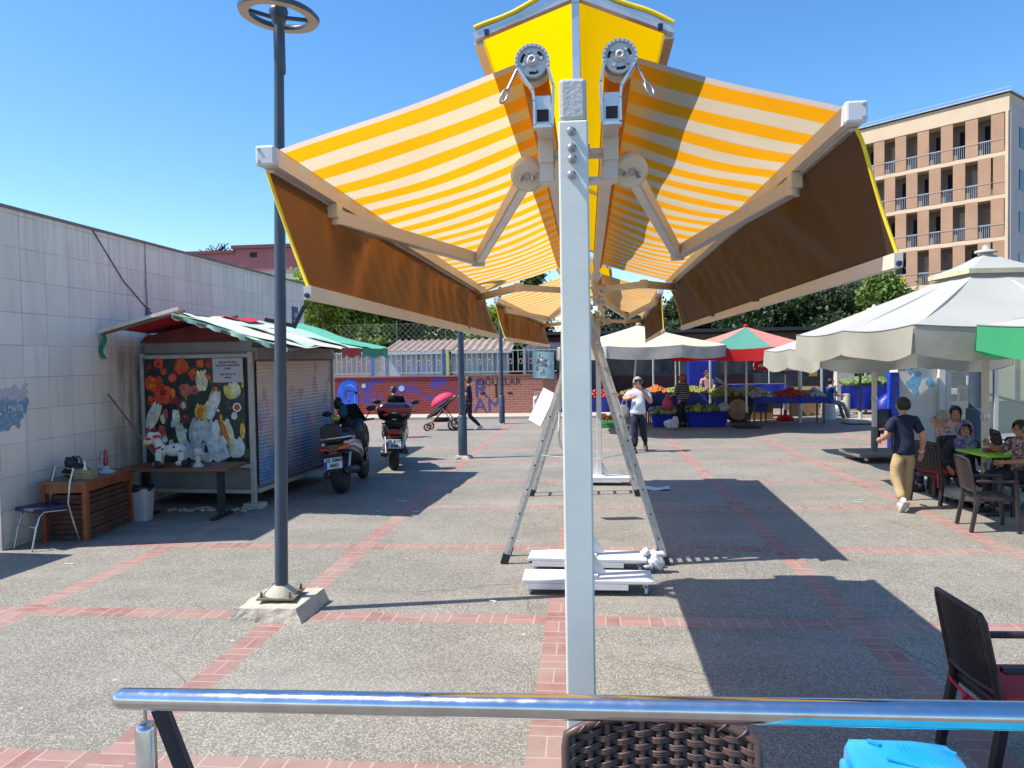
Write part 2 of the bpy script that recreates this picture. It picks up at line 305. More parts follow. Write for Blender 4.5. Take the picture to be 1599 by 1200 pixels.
weld = mat('rough_welded_cap', (.46, .48, .48), .5, 0, .06, 20, .4, 70, .006, .12, (.3, .28, .25))
def awning(label, Y0, L, seed, SW, rz=0):
    rd = random.Random(seed); ph = rd.random()*6
    t = thing('double_awning', label, 'awning', (PX, Y0, 0), rz, 'double awnings over the square')
    XR = {-1: -1.0, 1: .85}; ZR = {-1: 3.075, 1: 3.125}; RX = {-1: -.124, 1: .146}; BX = {-1: -.094, 1: .12}; RZ = 3.323
    # posts, bases
    for k, yy in enumerate((0, L)):
        m = MB().box((0, yy, 1.64), (.092, .092, 2.98), bev=.006); m.build('post', grey_paint if k == 0 else white_paint, t); MB().box((0, yy, 3.195), (.085, .085, .13), bev=.012).build('welded_cap', weld, t)
        if k == 0:
            m = MB()
            for zz, xx in ((3.095, -.005), (3.045, -.004), (3.01, -.003), (2.962, -.006)):
                m.lathe([(.014, 0), (.014, .003), (.0105, .0035), (.0105, .012), (.006, .013), (.0055, .034)], (xx, yy - .046, zz), (0, -1, 0), 10)
            m.build('bolts', steel, t)
        m = MB()
        m.box((0, yy, .14), (1.32, .4, .035), bev=.005).box((-.1, yy - .14, .09), (1.02, .12, .06), bev=.004).box((-.1, yy + .14, .09), (1.02, .1, .06), bev=.004)
        m.box((0, yy + .0, .17), (.22, .18, .02), bev=.003)
        for sx in (-1, 1):
            m.prism([(sx*.046, .18), (sx*.2, .18), (sx*.046, .42)], (yy - .008, yy + .008), lambda a, b, h: V((a, h, b)))
        m.build('base_plate', white_paint, t)
        for sx in (-1, 1):
            m = MB().lathe([(.02, -.018), (.045, -.016), (.05, 0), (.045, .016), (.02, .018)], (sx*.58, yy - .14, .05), (1, .25, 0), 14); m.box((sx*.58, yy - .12, .1), (.05, .07, .05)); m.build('castor', [steel], t)
    # ridge hood
    eav = {-1: (-.295, 3.425), 1: (.3, 3.41)}; AP = (.012, 3.545); y0, y1 = -.02, L + .1
    for s in (-1, 1):
        ex, ez = eav[s]
        def fn(a, b, s=s, ex=ex, ez=ez):
            return V((AP[0] + (ex - AP[0])*b, y0 + (y1 - y0)*a, AP[1] + (ez - AP[1])*b - .012*math.sin(math.pi*b) + .004*math.sin(a*40 + s)))
        MB().grid(fn, 30, 4).build('hood_cover', yellow, t)
        m = MB().bar((ex, y0 + .03, ez - .014), (ex, y1 - .03, ez - .014), .03, .03)
        for yy in (y0 + .015, L/2, y1 - .015): m.bar((AP[0] + s*.016, yy, AP[1] - .026), (ex + s*.012, yy, ez - .012), .028, .024)
        m.build('hood_rail', alu, t)
        m = MB().box((ex - s*.03, y0 + .0, ez - .004), (.014, .01, .018)); m.build('plug', navy, t)
        # rolled yellow flap along the eave
        MB().tube([(AP[0] + s*.01 + (ex - AP[0])*q, y0 + .005, AP[1] - .002 + (ez - AP[1])*q + .012 + .004*math.sin(q*9 + s)) for q in [i/10 for i in range(11)]], .008, 6).build('flap_roll', edge_y, t)
    MB().bar((AP[0], y0 + .005, AP[1] - .03), (AP[0], y1, AP[1] - .03), .025, .03).bar((AP[0], 0.0, AP[1] - .04), (AP[0], 0.0, 3.26), .024, .024).bar((AP[0], L, AP[1] - .04), (AP[0], L, 3.26), .024, .024).build('ridge_beam', alu, t)
    for s in (-1, 1):
        xr, zr, rx, bx = XR[s], ZR[s], RX[s], BX[s]
        # roller with wound canvas
        MB().lathe([(.044, .06), (.046, .5), (.046, L - .3), (.044, L - .06)], (rx, 0, RZ), (0, 1, 0), 24, cap=True).build('roller', stripe, t)
        # canvas
        sag = .02 + .01*rd.random()
        def fn(a, b, s=s, xr=xr, zr=zr, rx=rx):
            x0, z0 = rx + s*.04, RZ + .02; x1, z1 = xr - s*.03, zr + .028
            z = z0 + (z1 - z0)*b - sag*math.sin(math.pi*b)*(.15 + 1.1*math.sin(math.pi*a))*(1 + .35*math.sin(a*L*2.1 + ph)) - .005*math.sin(a*L*6 + b*4)*b*(1 - b)*4
            return V((x0 + (x1 - x0)*b, .03 + (L - .06)*a, z))
        MB().grid(fn, 60, 14).build('canvas', stripe, t)
        # front rail
        m = MB().prism([(xr - s*.03, zr - .03), (xr + s*.026, zr - .03), (xr + s*.03, zr), (xr + s*.02, zr + .03), (xr - s*.03, zr + .03)], (.02, L - .02)); m.build('front_rail', cream_alu, t)
        MB().box((xr + s*.012, L/2, zr - .037), (.03, L - .1, .012)).build('valance_track', alu, t)
        for yy in (.0, L):
            m = MB().box((xr, yy, zr), (.066, .03, .066), bev=.008)
            for dz in (-.02, .02): m.lathe([(.005, 0), (.005, .004)], (xr + s*.02, yy - .015, zr + dz), (0, -1, 0), 8, mi=1)
            m.build('end_cap', [white_paint, steel], t)
        # valance
        sway = SW[s]; drop = .385; pw = .75 if s > 0 else 1.05
        def vf(a, b, s=s, xr=xr, zr=zr):
            yy = .03 + (L - .06)*a; e = math.sin(math.pi*min(1, b*1.0))
            ef = min(1, a*7, (1 - a)*7); wr = ef*ef*(3 - 2*ef)*(.03*math.sin(yy*3.9 + b*3.6 + ph) + .03*math.sin(yy*8.3 + b*6.2 + 2*ph)*(.6 + .4*math.sin(yy*1.9)) + .024*math.sin(yy*15 + b*9 + math.sin(yy*2.3)*2) + .009*math.sin(yy*33 + b*7))*b**.5*(1.15 - .9*b)
            return V((xr + s*.012 + sway*b**pw + s*wr - (.012*e if s < 0 else 0), yy + .03*e*(1 - 2*a), zr - .04 - drop*b - .012*math.sin(a*math.pi)*b))
        v = MB().grid(vf, 110, 14).build('valance', valm, t)
        m = MB()
        for a in (0., 1.): m.tube([vf(a, i/12) for i in range(13)], .006, 6)
        m.build('valance_binding', edge_y, v)
        p0, p1 = vf(0, 1), vf(1, 1); MB().bar(p0 + V((0, -.01, -.02)), p1 + V((0, .01, -.02)), .026, .045).build('bottom_bar', cream_alu, v)
        m = MB()
        for p in (p0, p1): m.lathe([(.007, -.01), (.009, 0), (.007, .01)], p + V((0, -.012 if p is p0 else .012, -.03)), (0, 1, 0), 10)
        m.build('bar_plug', navy, v)
        # torsion bar with a dark patch painted as its open end
        MB().box((bx, L/2, 3.155), (.05, L - .1, .05)).build('torsion_bar', cream_alu, t)
        # roller bracket: looped strap, disc, painted dark hollow
        m = MB(); c0 = V((rx, -.012, RZ)); pts = []
        for i in range(15):
            an = R(200) - R(220)*i/14; pts.append(c0 + V((.05*math.cos(an), 0, .05*math.sin(an))))
        if s < 0: pts = [V((bx - .026, -.012, 3.125)), V((bx - .026, -.012, 3.2)), V((bx - .03, -.012, 3.235))] + pts + [V((bx + .034, -.012, 3.25)), V((bx + .03, -.012, 3.125))]
        else: pts = [V((bx - .03, -.012, 3.125)), V((bx - .034, -.012, 3.25))] + pts + [V((bx + .03, -.012, 3.235)), V((bx + .026, -.012, 3.2)), V((bx + .026, -.012, 3.125))]
        for a, b in zip(pts[:-1], pts[1:]): m.bar(a, b + (b - a)*.05, .03, .008, up=(0, 1, 0)) if False else m.bar(a, b + (b - a).normalized()*.002, .032, .008, up=(b - a).cross(V((0, 1, 0))))
        m.box((bx, -.012, 3.122), (.06, .032, .01)); m.box((bx, -.004, 3.205), (.05, .014, .03)); m.box((bx, -.0075, 3.158), (.054, .008, .07))
        m.build('roller_bracket', alu, t)
        m = MB().lathe([(.0485, -.004), (.0485, .006), (.046, .008)], (rx, -.01, RZ), (0, -1, 0), 28)
        m.lathe([(.02, -.002), (.019, .004), (.0135, .005), (.0135, .016), (.007, .017), (.007, .008)], (rx, -.02, RZ + .003), (0, -1, 0), 14)
        for q in range(4):
            an = q*1.57 + .6 + s*.3; p = V((rx + .03*math.cos(an), -.02, RZ + .03*math.sin(an))); m.lathe([(.006, 0), (.006, .005 + .004*(q % 2))], p, (0, -1, 0), 8, mi=(1 if q % 2 else 0))
        for q in range(3):
            an = q*2.1 + .2; aa = [V((rx + .034*math.cos(an + .17*w_), -.0182, RZ + .034*math.sin(an + .17*w_))) for w_ in range(6)]; [m.bar(a_, b_, .009, .0016, up=(0, 1, 0), mi=2) for a_, b_ in zip(aa[:-1], aa[1:])]
        m.build('gear_disc', [cast_alu, steel, opening_dark], t)
        MB().lathe([(.05, .0), (.052, .02), (.05, .045)], (rx, .01, RZ - .004), (0, 1, 0), 20).build('roller_cap', cream_disc, t)
        m = MB().box((bx, -.0135, 3.158), (.036, .006, .036)); m.build('hollow_dark_patch', opening_dark, t)  # solid dark patch in place of the shaded tube mouth
        # winding eye rod
        a0 = V((rx + s*.045, -.01, RZ - .01)); a1 = V((rx + s*.078, -.03, RZ - .085)); m = MB().tube([a0, a1], .0045, 7)
        d = (a1 - a0).normalized(); sd = d.cross(V((0, 1, 0))).normalized()*(.35 if s < 0 else .8) + V((0, .7, 0)); pts = [a1 + d*(.025 - .025*math.cos(q)) + sd.normalized()*.014*math.sin(q) for q in [2*math.pi*i/16 for i in range(16)]]
        m.tube(pts, .004, 6, closed=True); m.build('crank_eye', steel, t)
        # clamp brackets joining bar and post
        for yy, sg in ((.2, 1), (L - .2, -1)):
            m = MB().box((bx, yy, 3.12), (.052, .1, .13), bev=.004)
            m.box((bx*.55, yy, 3.09), (abs(bx)*1.1, .07, .018)).box((bx*.55, yy, 2.998), (abs(bx)*1.1, .07, .014)); m.box((bx, yy, 3.04), (.046, .08, .09))
            m.bar((0, yy, 3.045), (0, yy - sg*.2, 3.045), .06, .09) if s > 0 else None
            m.build('mounting_bracket', cream_alu, t)
            m = MB().lathe([(.005, -.07), (.005, .07)], (bx*.35, yy - sg*.04, 3.045), (0, 0, 1), 8); m.lathe([(.011, 0), (.011, .01)], (bx*.35, yy - sg*.04, 2.985), (0, 0, 1), 6); m.lathe([(.011, 0), (.011, .01)], (bx*.35, yy - sg*.04, 3.1), (0, 0, 1), 6); m.build('clamp_bolt', steel, t)
            # folding arm
            S = V((bx + s*.075, yy + sg*.12, 3.06)); E = V((s*.5 - .03 + (.03 if s > 0 else 0), (1.56 if sg > 0 else L - 1.5), 2.925 if sg > 0 else 2.99)); F = V((xr - s*.02, .64 if sg > 0 else L - .62, zr - .085))
            arm = MB().lathe([(.05, -.035), (.058, -.03), (.06, .02), (.05, .032)], S, (0, -.9, -.45), 26).lathe([(.014, -.002), (.014, .003), (.011, .004), (.011, .001)], S + V((s*.004, -.0285, -.0143)), (0, -.9, -.45), 14, mi=1).lathe([(.011, -.002), (.011, .005)], S + V((-s*.04, -.0285, -.0143)), (0, -.9, -.45), 10, mi=1)
            for q in (-1, 1): arm.lathe([(.008, 0), (.008, .02)], S + V((q*.02, -.045, -.02)), (.2*q, -.3, -1), 8, mi=1)
            a_o = arm.build('shoulder_joint', [cream_disc, steel], t)
            m = MB().bar(S + (E - S).normalized()*.03, E, .045, .05); m.bar(S + (E - S)*.05 + V((0, 0, -.026)), E + V((0, 0, -.026)), .03, .004, mi=1); m.build('upper_arm', [cream_alu, alu], t)
            m = MB().bar(E, F, .05, .055); m.lathe([(.034, -.034), (.036, 0), (.034, .034)], E, (0, 0, 1), 14); m.bar(E + V((0, 0, -.029)), F + V((0, 0, -.029)), .034, .004, mi=1)
            m.build('forearm', [cream_alu, alu], t)
            m = MB().box((xr - s*.012, F.y - sg*.01, zr - .06), (.05, .06, .06), bev=.006).lathe([(.03, -.03), (.03, .03)], F, (0, 0, 1), 12); m.build('rail_joint', cream_disc, t)
    return t
awning('big near double awning of yellow striped canvas with brown valances over the square', 2.4, 5.36, 1, {-1: .13, 1: .12})
awning('smaller looking far double awning seen beyond and under the near one', 8.58, 5.75, 5, {-1: .1, 1: .02}, R(-2.3))

# loose sheet and hoop by the second awning
m = MB(); a = at(862, 612, 11.6); b = at(838, 662, 11.2); c = at(858, 655, 11.3)
m.box((at(847, 636, 11.0)), (.025, .26, .52), Matrix.Rotation(R(26), 3, 'Y') @ Matrix.Rotation(R(52), 3, 'Z')); tag(m.build('white_board', white_paint), 'narrow white board leaning against the ladder legs', 'board')
hp = [(877, 520, 9.2), (875, 600, 9.2), (873, 680, 9.1), (875, 697, 9.1), (882, 705, 9.1), (893, 707, 9.1), (897, 700, 9.1), (897, 520, 9.2)]
m = MB().tube([at(*q) for q in hp], .014, 8, closed=True); tag(m.build('crank_rod', white_paint), 'thin white bent metal rod hanging behind the front awning post', 'rod')

# ================================================================ ladders
def ladder(Y, wid, fl, fr, top, label):
    t = thing('step_ladder', label, 'ladder', (0, Y, 0), 0, 'aluminium step ladders under the awnings')
    for s, fx in ((-1, fl), (1, fr)):
        for k, yy in enumerate((0, wid)):
            a = V((fx, yy, .03)); b = V((top[0] + s*.05, yy*.75 + .05, top[1])); d = b - a
            m = MB().bar(a, b, .078, .03, up=(0, 1, 0)); m.bar(a + V((0, -.016, 0)), b + V((0, -.016, 0)), .012, .008, up=(0, 1, 0))
            n = 10
            for q in range(1, n): m.lathe([(.011, 0), (.011, .002)], a + d*(q/n) + V((0, -.0205, 0)), (0, -1, 0), 8, mi=1)
            m.build('side_rail', [lad_alu, black_plastic], t)
            MB().bar(a - d.normalized()*.03, a + d.normalized()*.09, .092, .045, up=(0, 1, 0)).build('foot', rubber, t)
        m = MB()
        for q in range(1, 10):
            f = q/10; x = fx + (top[0] + s*.05 - fx)*f; m.bar((x, .01, .03 + (top[1] - .03)*f), (x, wid*(1 - .25*f) + .03*f, .03 + (top[1] - .03)*f), .035, .03)
        m.build('rungs', lad_alu, t)
    MB().tube([(fl*.55, -.02, 1.28), (.0, -.05, 1.22), (fr*.55, -.02, 1.3)], .005, 5).build('stay_cord', white_paint, t)
    return t
ladder(8.72, .36, -1.0, .86, (-.02, 2.85), 'near aluminium ladder with splayed legs straddling the awning bases')
ladder(13.05, .36, -1.0, .82, (-.02, 2.85), 'far aluminium ladder with splayed legs under the second awning')

# ================================================================ street lamps
lampm = mat('dark_blue_grey_paint', (.04, .065, .1), .38, 0, .12, 3, .08, 40, .002, .12, (.2, .18, .16))
conc = mat('rough_concrete', (.46, .42, .34), .92, 0, .16, 7, .6, 35, .012, .3, (.28, .25, .2))
rust = mat('rusty_plate', (.2, .16, .12), .7, .3, .2, 12, .2, 50)
lens_m = mat('pale_lamp_underside', (.5, .44, .36), .5, 0, .06, 4)
def street_lamp(label, p, zt, r0=.068, r1=.052, ring=True, base=1.0, slv=True, lean=0):
    t = thing('street_lamp', label, 'street lamp', p, 0)
    m = MB().tube([(0, 0, .12*base), (lean*.3, 0, zt*.3), (lean, 0, zt)], [r0, r0*.94, r1], 16)
    m.build('pole', lampm, t)
    if slv: MB().lathe([(r1, zt - .5), (r1*1.22, zt - .48), (r1*1.2, zt - .12), (r1*1.02, zt - .04)], (lean, 0, 0), n=16).build('sleeve', lampm, t)
    else: MB().lathe([(r0*1.3, .0), (r0*1.3, 1.02), (r0, 1.05)], n=14).build('sleeve', lampm, t)
    bm = bmesh.new(); m = MB()
    def blk(a, b):
        j = lambda q: .025*noise.noise(V((q*3.1, a*5, b*5)))
        return None
    W, H2 = .78*base, .15*base
    m.add([(-W/2 - .06, -W/2, 0), (W/2, -W/2 - .02, 0), (W/2 + .03, W/2, 0), (-W/2, W/2, 0), (-W/2 + .04, -W/2 + .02, H2*.95), (W/2 - .07, -W/2 + .02, H2), (W/2 - .02, W/2 - .03, H2*1.02), (-W/2 + .05, W/2 - .02, H2*.98)], [(0, 3, 2, 1), (4, 5, 6, 7), (0, 1, 5, 4), (1, 2, 6, 5), (2, 3, 7, 6), (3, 0, 4, 7)])
    ob = m.build('footing', conc, t); md = ob.modifiers.new('s', 'SUBSURF'); md.subdivision_type = 'SIMPLE'; md.levels = md.render_levels = 4
    tx = bpy.data.textures.new('chip', 'CLOUDS'); tx.noise_scale = .12; d = ob.modifiers.new('d', 'DISPLACE'); d.texture = tx; d.strength = .035*base; d.mid_level = .5
    if base > .8:
        MB().box((0, 0, H2 + .035), (.36, .36, .014), R(4)).build('foot_plate', rust, t)
        MB().lathe([(.15, H2 + .042), (.13, H2 + .07), (.075, H2 + .12), (.066, H2 + .13)], n=18).build('mortar_collar', conc, t)
        m = MB()
        for sx in (-1, 1):
            for sy in (-1, 1): m.lathe([(.016, H2 + .04), (.016, H2 + .07), (.008, H2 + .1)], (sx*.14, sy*.14, 0), n=8)
        m.build('bolts', rust, t)
    if ring:
        c = V((lean, 0, zt + .03)); tl = Matrix.Rotation(R(5), 3, 'Y')
        ra, rb = .36, .27; m = MB(); vs = []
        pr = [(rb, 0), (ra, 0), (ra + .015, .03), (ra - .02, .06), (rb + .02, .06), (rb - .01, .03)]
        n = 40; fs = []
        for i in range(n):
            a = 2*math.pi*i/n; vs += [c + tl @ V((r*math.cos(a), r*math.sin(a), h)) for r, h in pr]
        k = len(pr)
        f1 = [(i*k, ((i + 1) % n)*k, ((i + 1) % n)*k + 1, i*k + 1) for i in range(n)]; f2 = [(i*k + q, ((i + 1) % n)*k + q, ((i + 1) % n)*k + (q + 1) % k, i*k + (q + 1) % k) for i in range(n) for q in range(1, k)]
        m.add(vs, f1, 1, True); b = 0
        m.add(vs, f2, 0, True); m.build('lamp_ring', [lampm, lens_m], t)
        m = MB()
        for a in (R(20), R(110), R(200), R(290)): m.bar(c + V((.07*math.cos(a), .07*math.sin(a), .0)), c + tl @ V((rb*math.cos(a), rb*math.sin(a), .02)), .03, .03)
        m.build('ring_arm', lampm, t)
        MB().lathe([(.045, -.08), (.06, -.05), (.075, 0), (.09, .05), (.08, .09), (.03, .1), (.014, .11), (.014, .5)], c, n=18).build('lamp_hub', lampm, t)
    return t
p = gr(437, 954); street_lamp('tall dark blue street lamp with ring head on a concrete footing, nearest of the poles', (p.x + .02, p.y, 0), 5.62, .063, .044, True, .86, True, .13)
p = gr(723, 716); street_lamp('dark street lamp pole on a small stone footing in the middle of the square', (p.x, p.y, 0), 4.4, .085, .07, False, .5, False)
p = gr(784, 662); street_lamp('thin dark street lamp pole beside the graffiti brick wall', (p.x, p.y, 0), 5.3, .085, .06, False, .25, False)
p = gr(1566, 716); street_lamp('dark lamp pole standing before the glass pavilion', (p.x, p.y + 1.2, 0), 3.4, .16, .13, False, .3, False)

# ================================================================ handrail, terrace furniture
t = thing('handrail', 'shiny steel handrail crossing the bottom of the view', 'handrail', (0, 1.8, .55))
e0 = at(180, 1091, 1.87) - V((0, 1.8, .55)); e1 = at(1720, 1121, 1.52) - V((0, 1.8, .55)); d = (e1 - e0).normalized(); r = .0275
prof = [e0 + d*(r*.3*k) for k in range(4)]
MB().tube([e0, e0 + d*.006, e0 + d*.016, e0 + d*.03, e0 + d*.5, e1], [.012, .02, .0255, r, r, r], 28).build('rail_tube', chrome, t)
pp = at(227, 1130, 1.87) - V((0, 1.8, .55)); MB().lathe([(.0265, -1.2), (.0265, -.012), (.022, -.002), (.012, .004), (.006, .005)], (pp.x, pp.y, pp.z), n=24).build('baluster', chrome, t)
MB().lathe([(.005, 0), (.005, .04)], (pp.x, pp.y, pp.z - .002), n=10).build('pin', chrome, t)
b0 = at(250, 1106, 1.95) - V((0, 1.8, .55)); b1 = at(322, 1290, 2.0) - V((0, 1.8, .55)); MB().bar(b0, b0 + (b1 - b0)*2.2, .045, .02, up=(0, 1, 0)).build('brace', mat('dark_brace_steel', (.035, .045, .07), .35, .3, .1, 5), t)
# woven chair below the rail
wick = mat('brown_rattan', (.085, .05, .045), .42, 0, .2, 25, .15, 90, .001)
wick_d = mat('dark_brown_rattan', (.022, .014, .017), .45, 0, .2, 25, .1, 90, .001)
red_cush = mat('red_dotted_cushion', (.5, .025, .03), .75, 0, .12, 60, .5, 140, .004)
def arm_chair(root, detail=True, cushion=False, m_=None, tie=False):
    """rattan armchair facing +Y, seat 0.48 high, back 0.97 high"""
    m_ = m_ or wick_d
    for sx in (-1, 1):
        for sy, top in ((1, .66), (-1, .5)):
            b = MB().bar((sx*.27, sy*.26 - (0 if sy > 0 else .05), 0), (sx*.26, sy*.22, top), .04, .05, w1=.045, h1=.055); b.build('leg', m_, root)
        MB().box((sx*.265, .0, .68), (.055, .5, .035), bev=.012).build('armrest', m_, root)
    MB().box((0, 0, .44), (.5, .47, .06), bev=.015).build('seat', m_, root)
    b = MB(); tl = R(11); y0 = -.2
    P = lambda x, h: V((x, y0 - .05 - (h - .5)*math.tan(tl) - .03*(1 - (x/.25)**2), h))
    for sx in (-1, 1): b.tube([P(sx*.245, .42), P(sx*.25, .7), P(sx*.25, .93), P(sx*.235, .975)], [.022, .022, .02, .014], 8)
    b.tube([P(x, .965 + .02*(1 - (x/.24)**2)) for x in [-.235 + .47*i/8 for i in range(9)]], .018, 8); b.tube([P(x, .545) for x in [-.235 + .47*i/8 for i in range(9)]], .016, 8)
    n = 22 if detail else 9; k = 24 if detail else 10
    for i in range(1, n):
        x = -.24 + .48*i/n; b.bar(P(x, .55), P(x, .97), .014 if detail else .04, .005, up=(0, 1, 0))
    for j in range(1, k):
        h = .55 + .42*j/k; pts = [P(-.24 + .48*i/8, h) + V((0, .004, 0)) for i in range(9)]
        for a, c in zip(pts[:-1], pts[1:]): b.bar(a, c, .005, .0115 if detail else .034, up=(0, 0, 1))
    b.build('backrest', m_, root)
    if cushion:
        c = MB().box((0, .01, .495), (.47, .45, .05), bev=.02); c.build('cushion', red_cush, root)
    if tie:
        b = MB(); pts = [P(x, .43) + V((0, -.03, -.0)) for x in [-.26 + .52*i/8 for i in range(9)]]
        for a, c in zip(pts[:-1], pts[1:]): b.bar(a, c, .006, .02)
        q = P(.02, .43) + V((0, -.045, 0)); b.bar(q, q + V((.03, 0, -.1)), .02, .006).bar(q, q + V((-.035, 0, -.09)), .02, .006).ball(q, .02, 8, 6); b.build('cushion_tie', mat('red_ribbon', (.5, .01, .03), .6), root)
t = thing('wicker_chair', 'brown woven rattan chair back just below the steel handrail', 'chair', (.16, 1.8, .55))
m = MB(); wd = .225
def top_z(x): return .985 - .045*(abs(x)/wd)**2.2
BK = lambda x, h: V((x, .03*(1 - (x/wd)**2) + (.98 - h)*-.12, h))
for i in range(11):
    x = -wd*.93 + 2*wd*.93*i/10; m.tube([BK(x, .5), BK(x, .7), BK(x, top_z(x) - .01)], .009, 6)
for j in range(30):
    h0 = .955 - .0155*j
    for q in (-.0045, 0, .0045):
        pts = []
        for i in range(45):
            x = -wd + 2*wd*i/44; h = h0 + q - .03*(abs(x)/wd)**2.2; ph_ = (x + wd*.93)/(2*wd*.93)*10*math.pi + (math.pi if j % 2 else 0)
            pts.append(BK(x, h) + V((0, .009*math.cos(ph_), .0015*math.sin(ph_*2))))
        m.tube(pts, .0037, 5)
m.build('backrest_weave', wick, t)
MB().grid(lambda a, b: BK(-wd*.97 + 2*wd*.97*a, .5 + (top_z(-wd*.97 + 2*wd*.97*a) - .5)*b) + V((0, .004, 0)), 12, 6).build('backrest_panel', wick_d, t)
m = MB().tube([BK(-wd, .45), BK(-wd, .85), BK(-wd, .915)] + [BK(x, top_z(x)) for x in [-wd*.985 + 2*wd*.985*i/16 for i in range(17)]] + [BK(wd, .915), BK(wd, .85), BK(wd, .45)], .012, 10)
for i in range(10):
    x = -wd*.84 + 2*wd*.84*i/9; m.tube([BK(x + .014*math.cos(a), top_z(x)) + V((0, .0135*math.sin(a), .0135*math.cos(a))) for a in [math.pi*2*q/8 for q in range(8)]], .003, 5, closed=True)
m.build('backrest_frame', wick, t)
MB().box((0, -.28, .44), (.46, .46, .05), bev=.02).build('seat', wick, t)
for sx in (-1, 1):
    for yy in (-.05, -.48): MB().bar((sx*.2, yy, 0), (sx*.2, yy, .43), .04, .04).build('leg', wick, t)
# dark chair with red cushion
pA = at(1497, 1020, 4.35); t = thing('wicker_armchair', 'dark rattan armchair with red cushion and tied ribbon at the right edge', 'chair', (2.43, 4.52, 0), R(-88))
arm_chair(t, True, True, wick_d, True)
# blue box on a table by the rail
tb = thing('terrace_table', 'turquoise topped table on the terrace carrying the blue plastic box', 'table', (.95, 1.3, .55))
MB().box((0, 0, .72), (1.1, .9, .03), bev=.008).build('tabletop', mat('turquoise_table_top', (.01, .3, .5), .4), tb)
for sx in (-1, 1):
    for sy in (-1, 1): MB().bar((sx*.48, sy*.38, 0), (sx*.48, sy*.38, .705), .04, .04).build('leg', steel, tb)
cyan = mat('sky_blue_plastic', (.01, .27, .62), .33, 0, .1, 5, .05, 40, .002, .18, (.35, .55, .7))
t = thing('plastic_case', 'bright blue plastic case with ribbed lid at the bottom right', 'plastic case', tuple(at(1440, 1203, 1.74)), R(-8)); t.scale = (.78, .8, .9)
c0 = t.location.copy(); 
MB().loft([(-.19, 0, -.09, .11, .1), (-.175, 0, -.085, .13, .11), (.0, 0, -.085, .14, .118), (.09, 0, -.085, .135, .116), (.12, 0, -.09, .12, .1)], 28, axis='X', p=5).build('shell', cyan, t)
m = MB()
for i in range(6): m.bar((-.03 + i*.014, -.06, .0335), (-.05 + i*.014, .06, .0335), .005, .004)
m.bar((-.13, .07, .0325), (-.1, .05, .0325), .012, .006).bar((.07, .06, .031), (.1, .04, .031), .012, .006).bar((-.1, -.03, .034), (.06, -.09, .034), .008, .004); m.build('ribs', cyan, t)
MB().box((-.2, -.0, -.03), (.03, .09, .05), bev=.012).build('latch', cyan, t)
# ================================================================ tiled building on the left
WX = -7.67
def tile_mat():
    t = NT('stained_stone_cladding'); g = t.geo(); x, y, z = t.sep(g)
    yy = t.math('DIVIDE', t.math('SUBTRACT', y, 9.61), .482); zz = t.math('DIVIDE', t.math('SUBTRACT', z, .06), .44)
    ey = t.math('ABSOLUTE', t.math('SUBTRACT', t.math('FRACT', t.math('ADD', yy, 50.5)), .5)); ez = t.math('ABSOLUTE', t.math('SUBTRACT', t.math('FRACT', t.math('ADD', zz, 50.5)), .5))
    wn_ = t.new('TexWhiteNoise', noise_dimensions='2D'); t.put(wn_.inputs['Vector'], t.comb(t.math('FLOOR', t.math('ADD', yy, 50.)), t.math('FLOOR', t.math('ADD', zz, 50.))))
    jt = t.math('MAXIMUM', t.math('LESS_THAN', ey, .013), t.math('LESS_THAN', ez, .013))
    jt = t.math('MULTIPLY', jt, t.ramp(t.noise(g, 2, 3), .35, .6, .35, 1))
    c = t.mix(wn_.outputs['Value'], (.74, .67, .58), (.82, .75, .66))
    st = t.noise(t.map(g, (1, 2.2, .28)), 2.2, 6, .65); c = t.mix(t.ramp(st, .5, .74, 0, .4), c, (.42, .39, .34))
    low = t.ramp(z, .0, 1.4, .55, 0); bl = t.math('MULTIPLY', low, t.ramp(t.noise(g, 1.6, 5, .6), .35, .6)); c = t.mix(bl, c, (.42, .36, .24))
    # brown rust stain near the kiosk
    dk = t.math('MULTIPLY', t.ramp(y, 11.2, 11.8), t.math('MULTIPLY', t.ramp(z, 2.9, 2.6), t.ramp(t.noise(t.map(g, (1, 3, .5)), 2, 5, .6), .4, .6, .3, 1))); c = t.mix(t.math('MULTIPLY', dk, .7), c, (.2, .15, .09))
    # dark leak line under the coping
    l1 = t.math('LESS_THAN', t.math('ABSOLUTE', t.math('ADD', t.math('SUBTRACT', y, 12.56), t.math('MULTIPLY', t.math('SUBTRACT', t.noise(g, 5, 2), .5), .06))), t.ramp(z, 2.5, 4.5, .06, .02)); c = t.mix(t.math('MULTIPLY', l1, t.ramp(z, 2.6, 3., 0, .75)), c, (.12, .12, .12))
    drip = t.math('MULTIPLY', t.ramp(t.noise(t.map(g, (1, 5, .12)), 2, 3), .5, .7), t.ramp(z, 3.2, 4.55, 0, .3)); c = t.mix(drip, c, (.2, .2, .2))
    c = t.mix(t.math('MULTIPLY', jt, .55), c, (.18, .17, .16))
    t.set(c, .6); t.bump(t.math('ADD', t.math('MULTIPLY', jt, -1.), t.noise(g, 30, 3)), .25, .008); return t.m
tiles = tile_mat()
W0, W1, WH = 9.1, 19.95, 4.52
t = thing('tiled_building', 'low building clad in stained pale square tiles along the left side', 'building', (-9.6, 14.6, 0))
L_ = V((-9.6, 14.6, 0))
m = MB().box((WX - 1.9 - L_.x, (W0 + W1)/2 - L_.y, WH/2), (3.8, W1 - W0, WH)); m.build('wall', tiles, t)
cop = mat('dark_coping', (.16, .16, .17), .6, 0, .15, 4, dirt=.3)
MB().box((WX - .1 - L_.x, (W0 + W1)/2 - L_.y, WH + .02), (.26, W1 - W0 + .06, .04)).build('coping', cop, t)
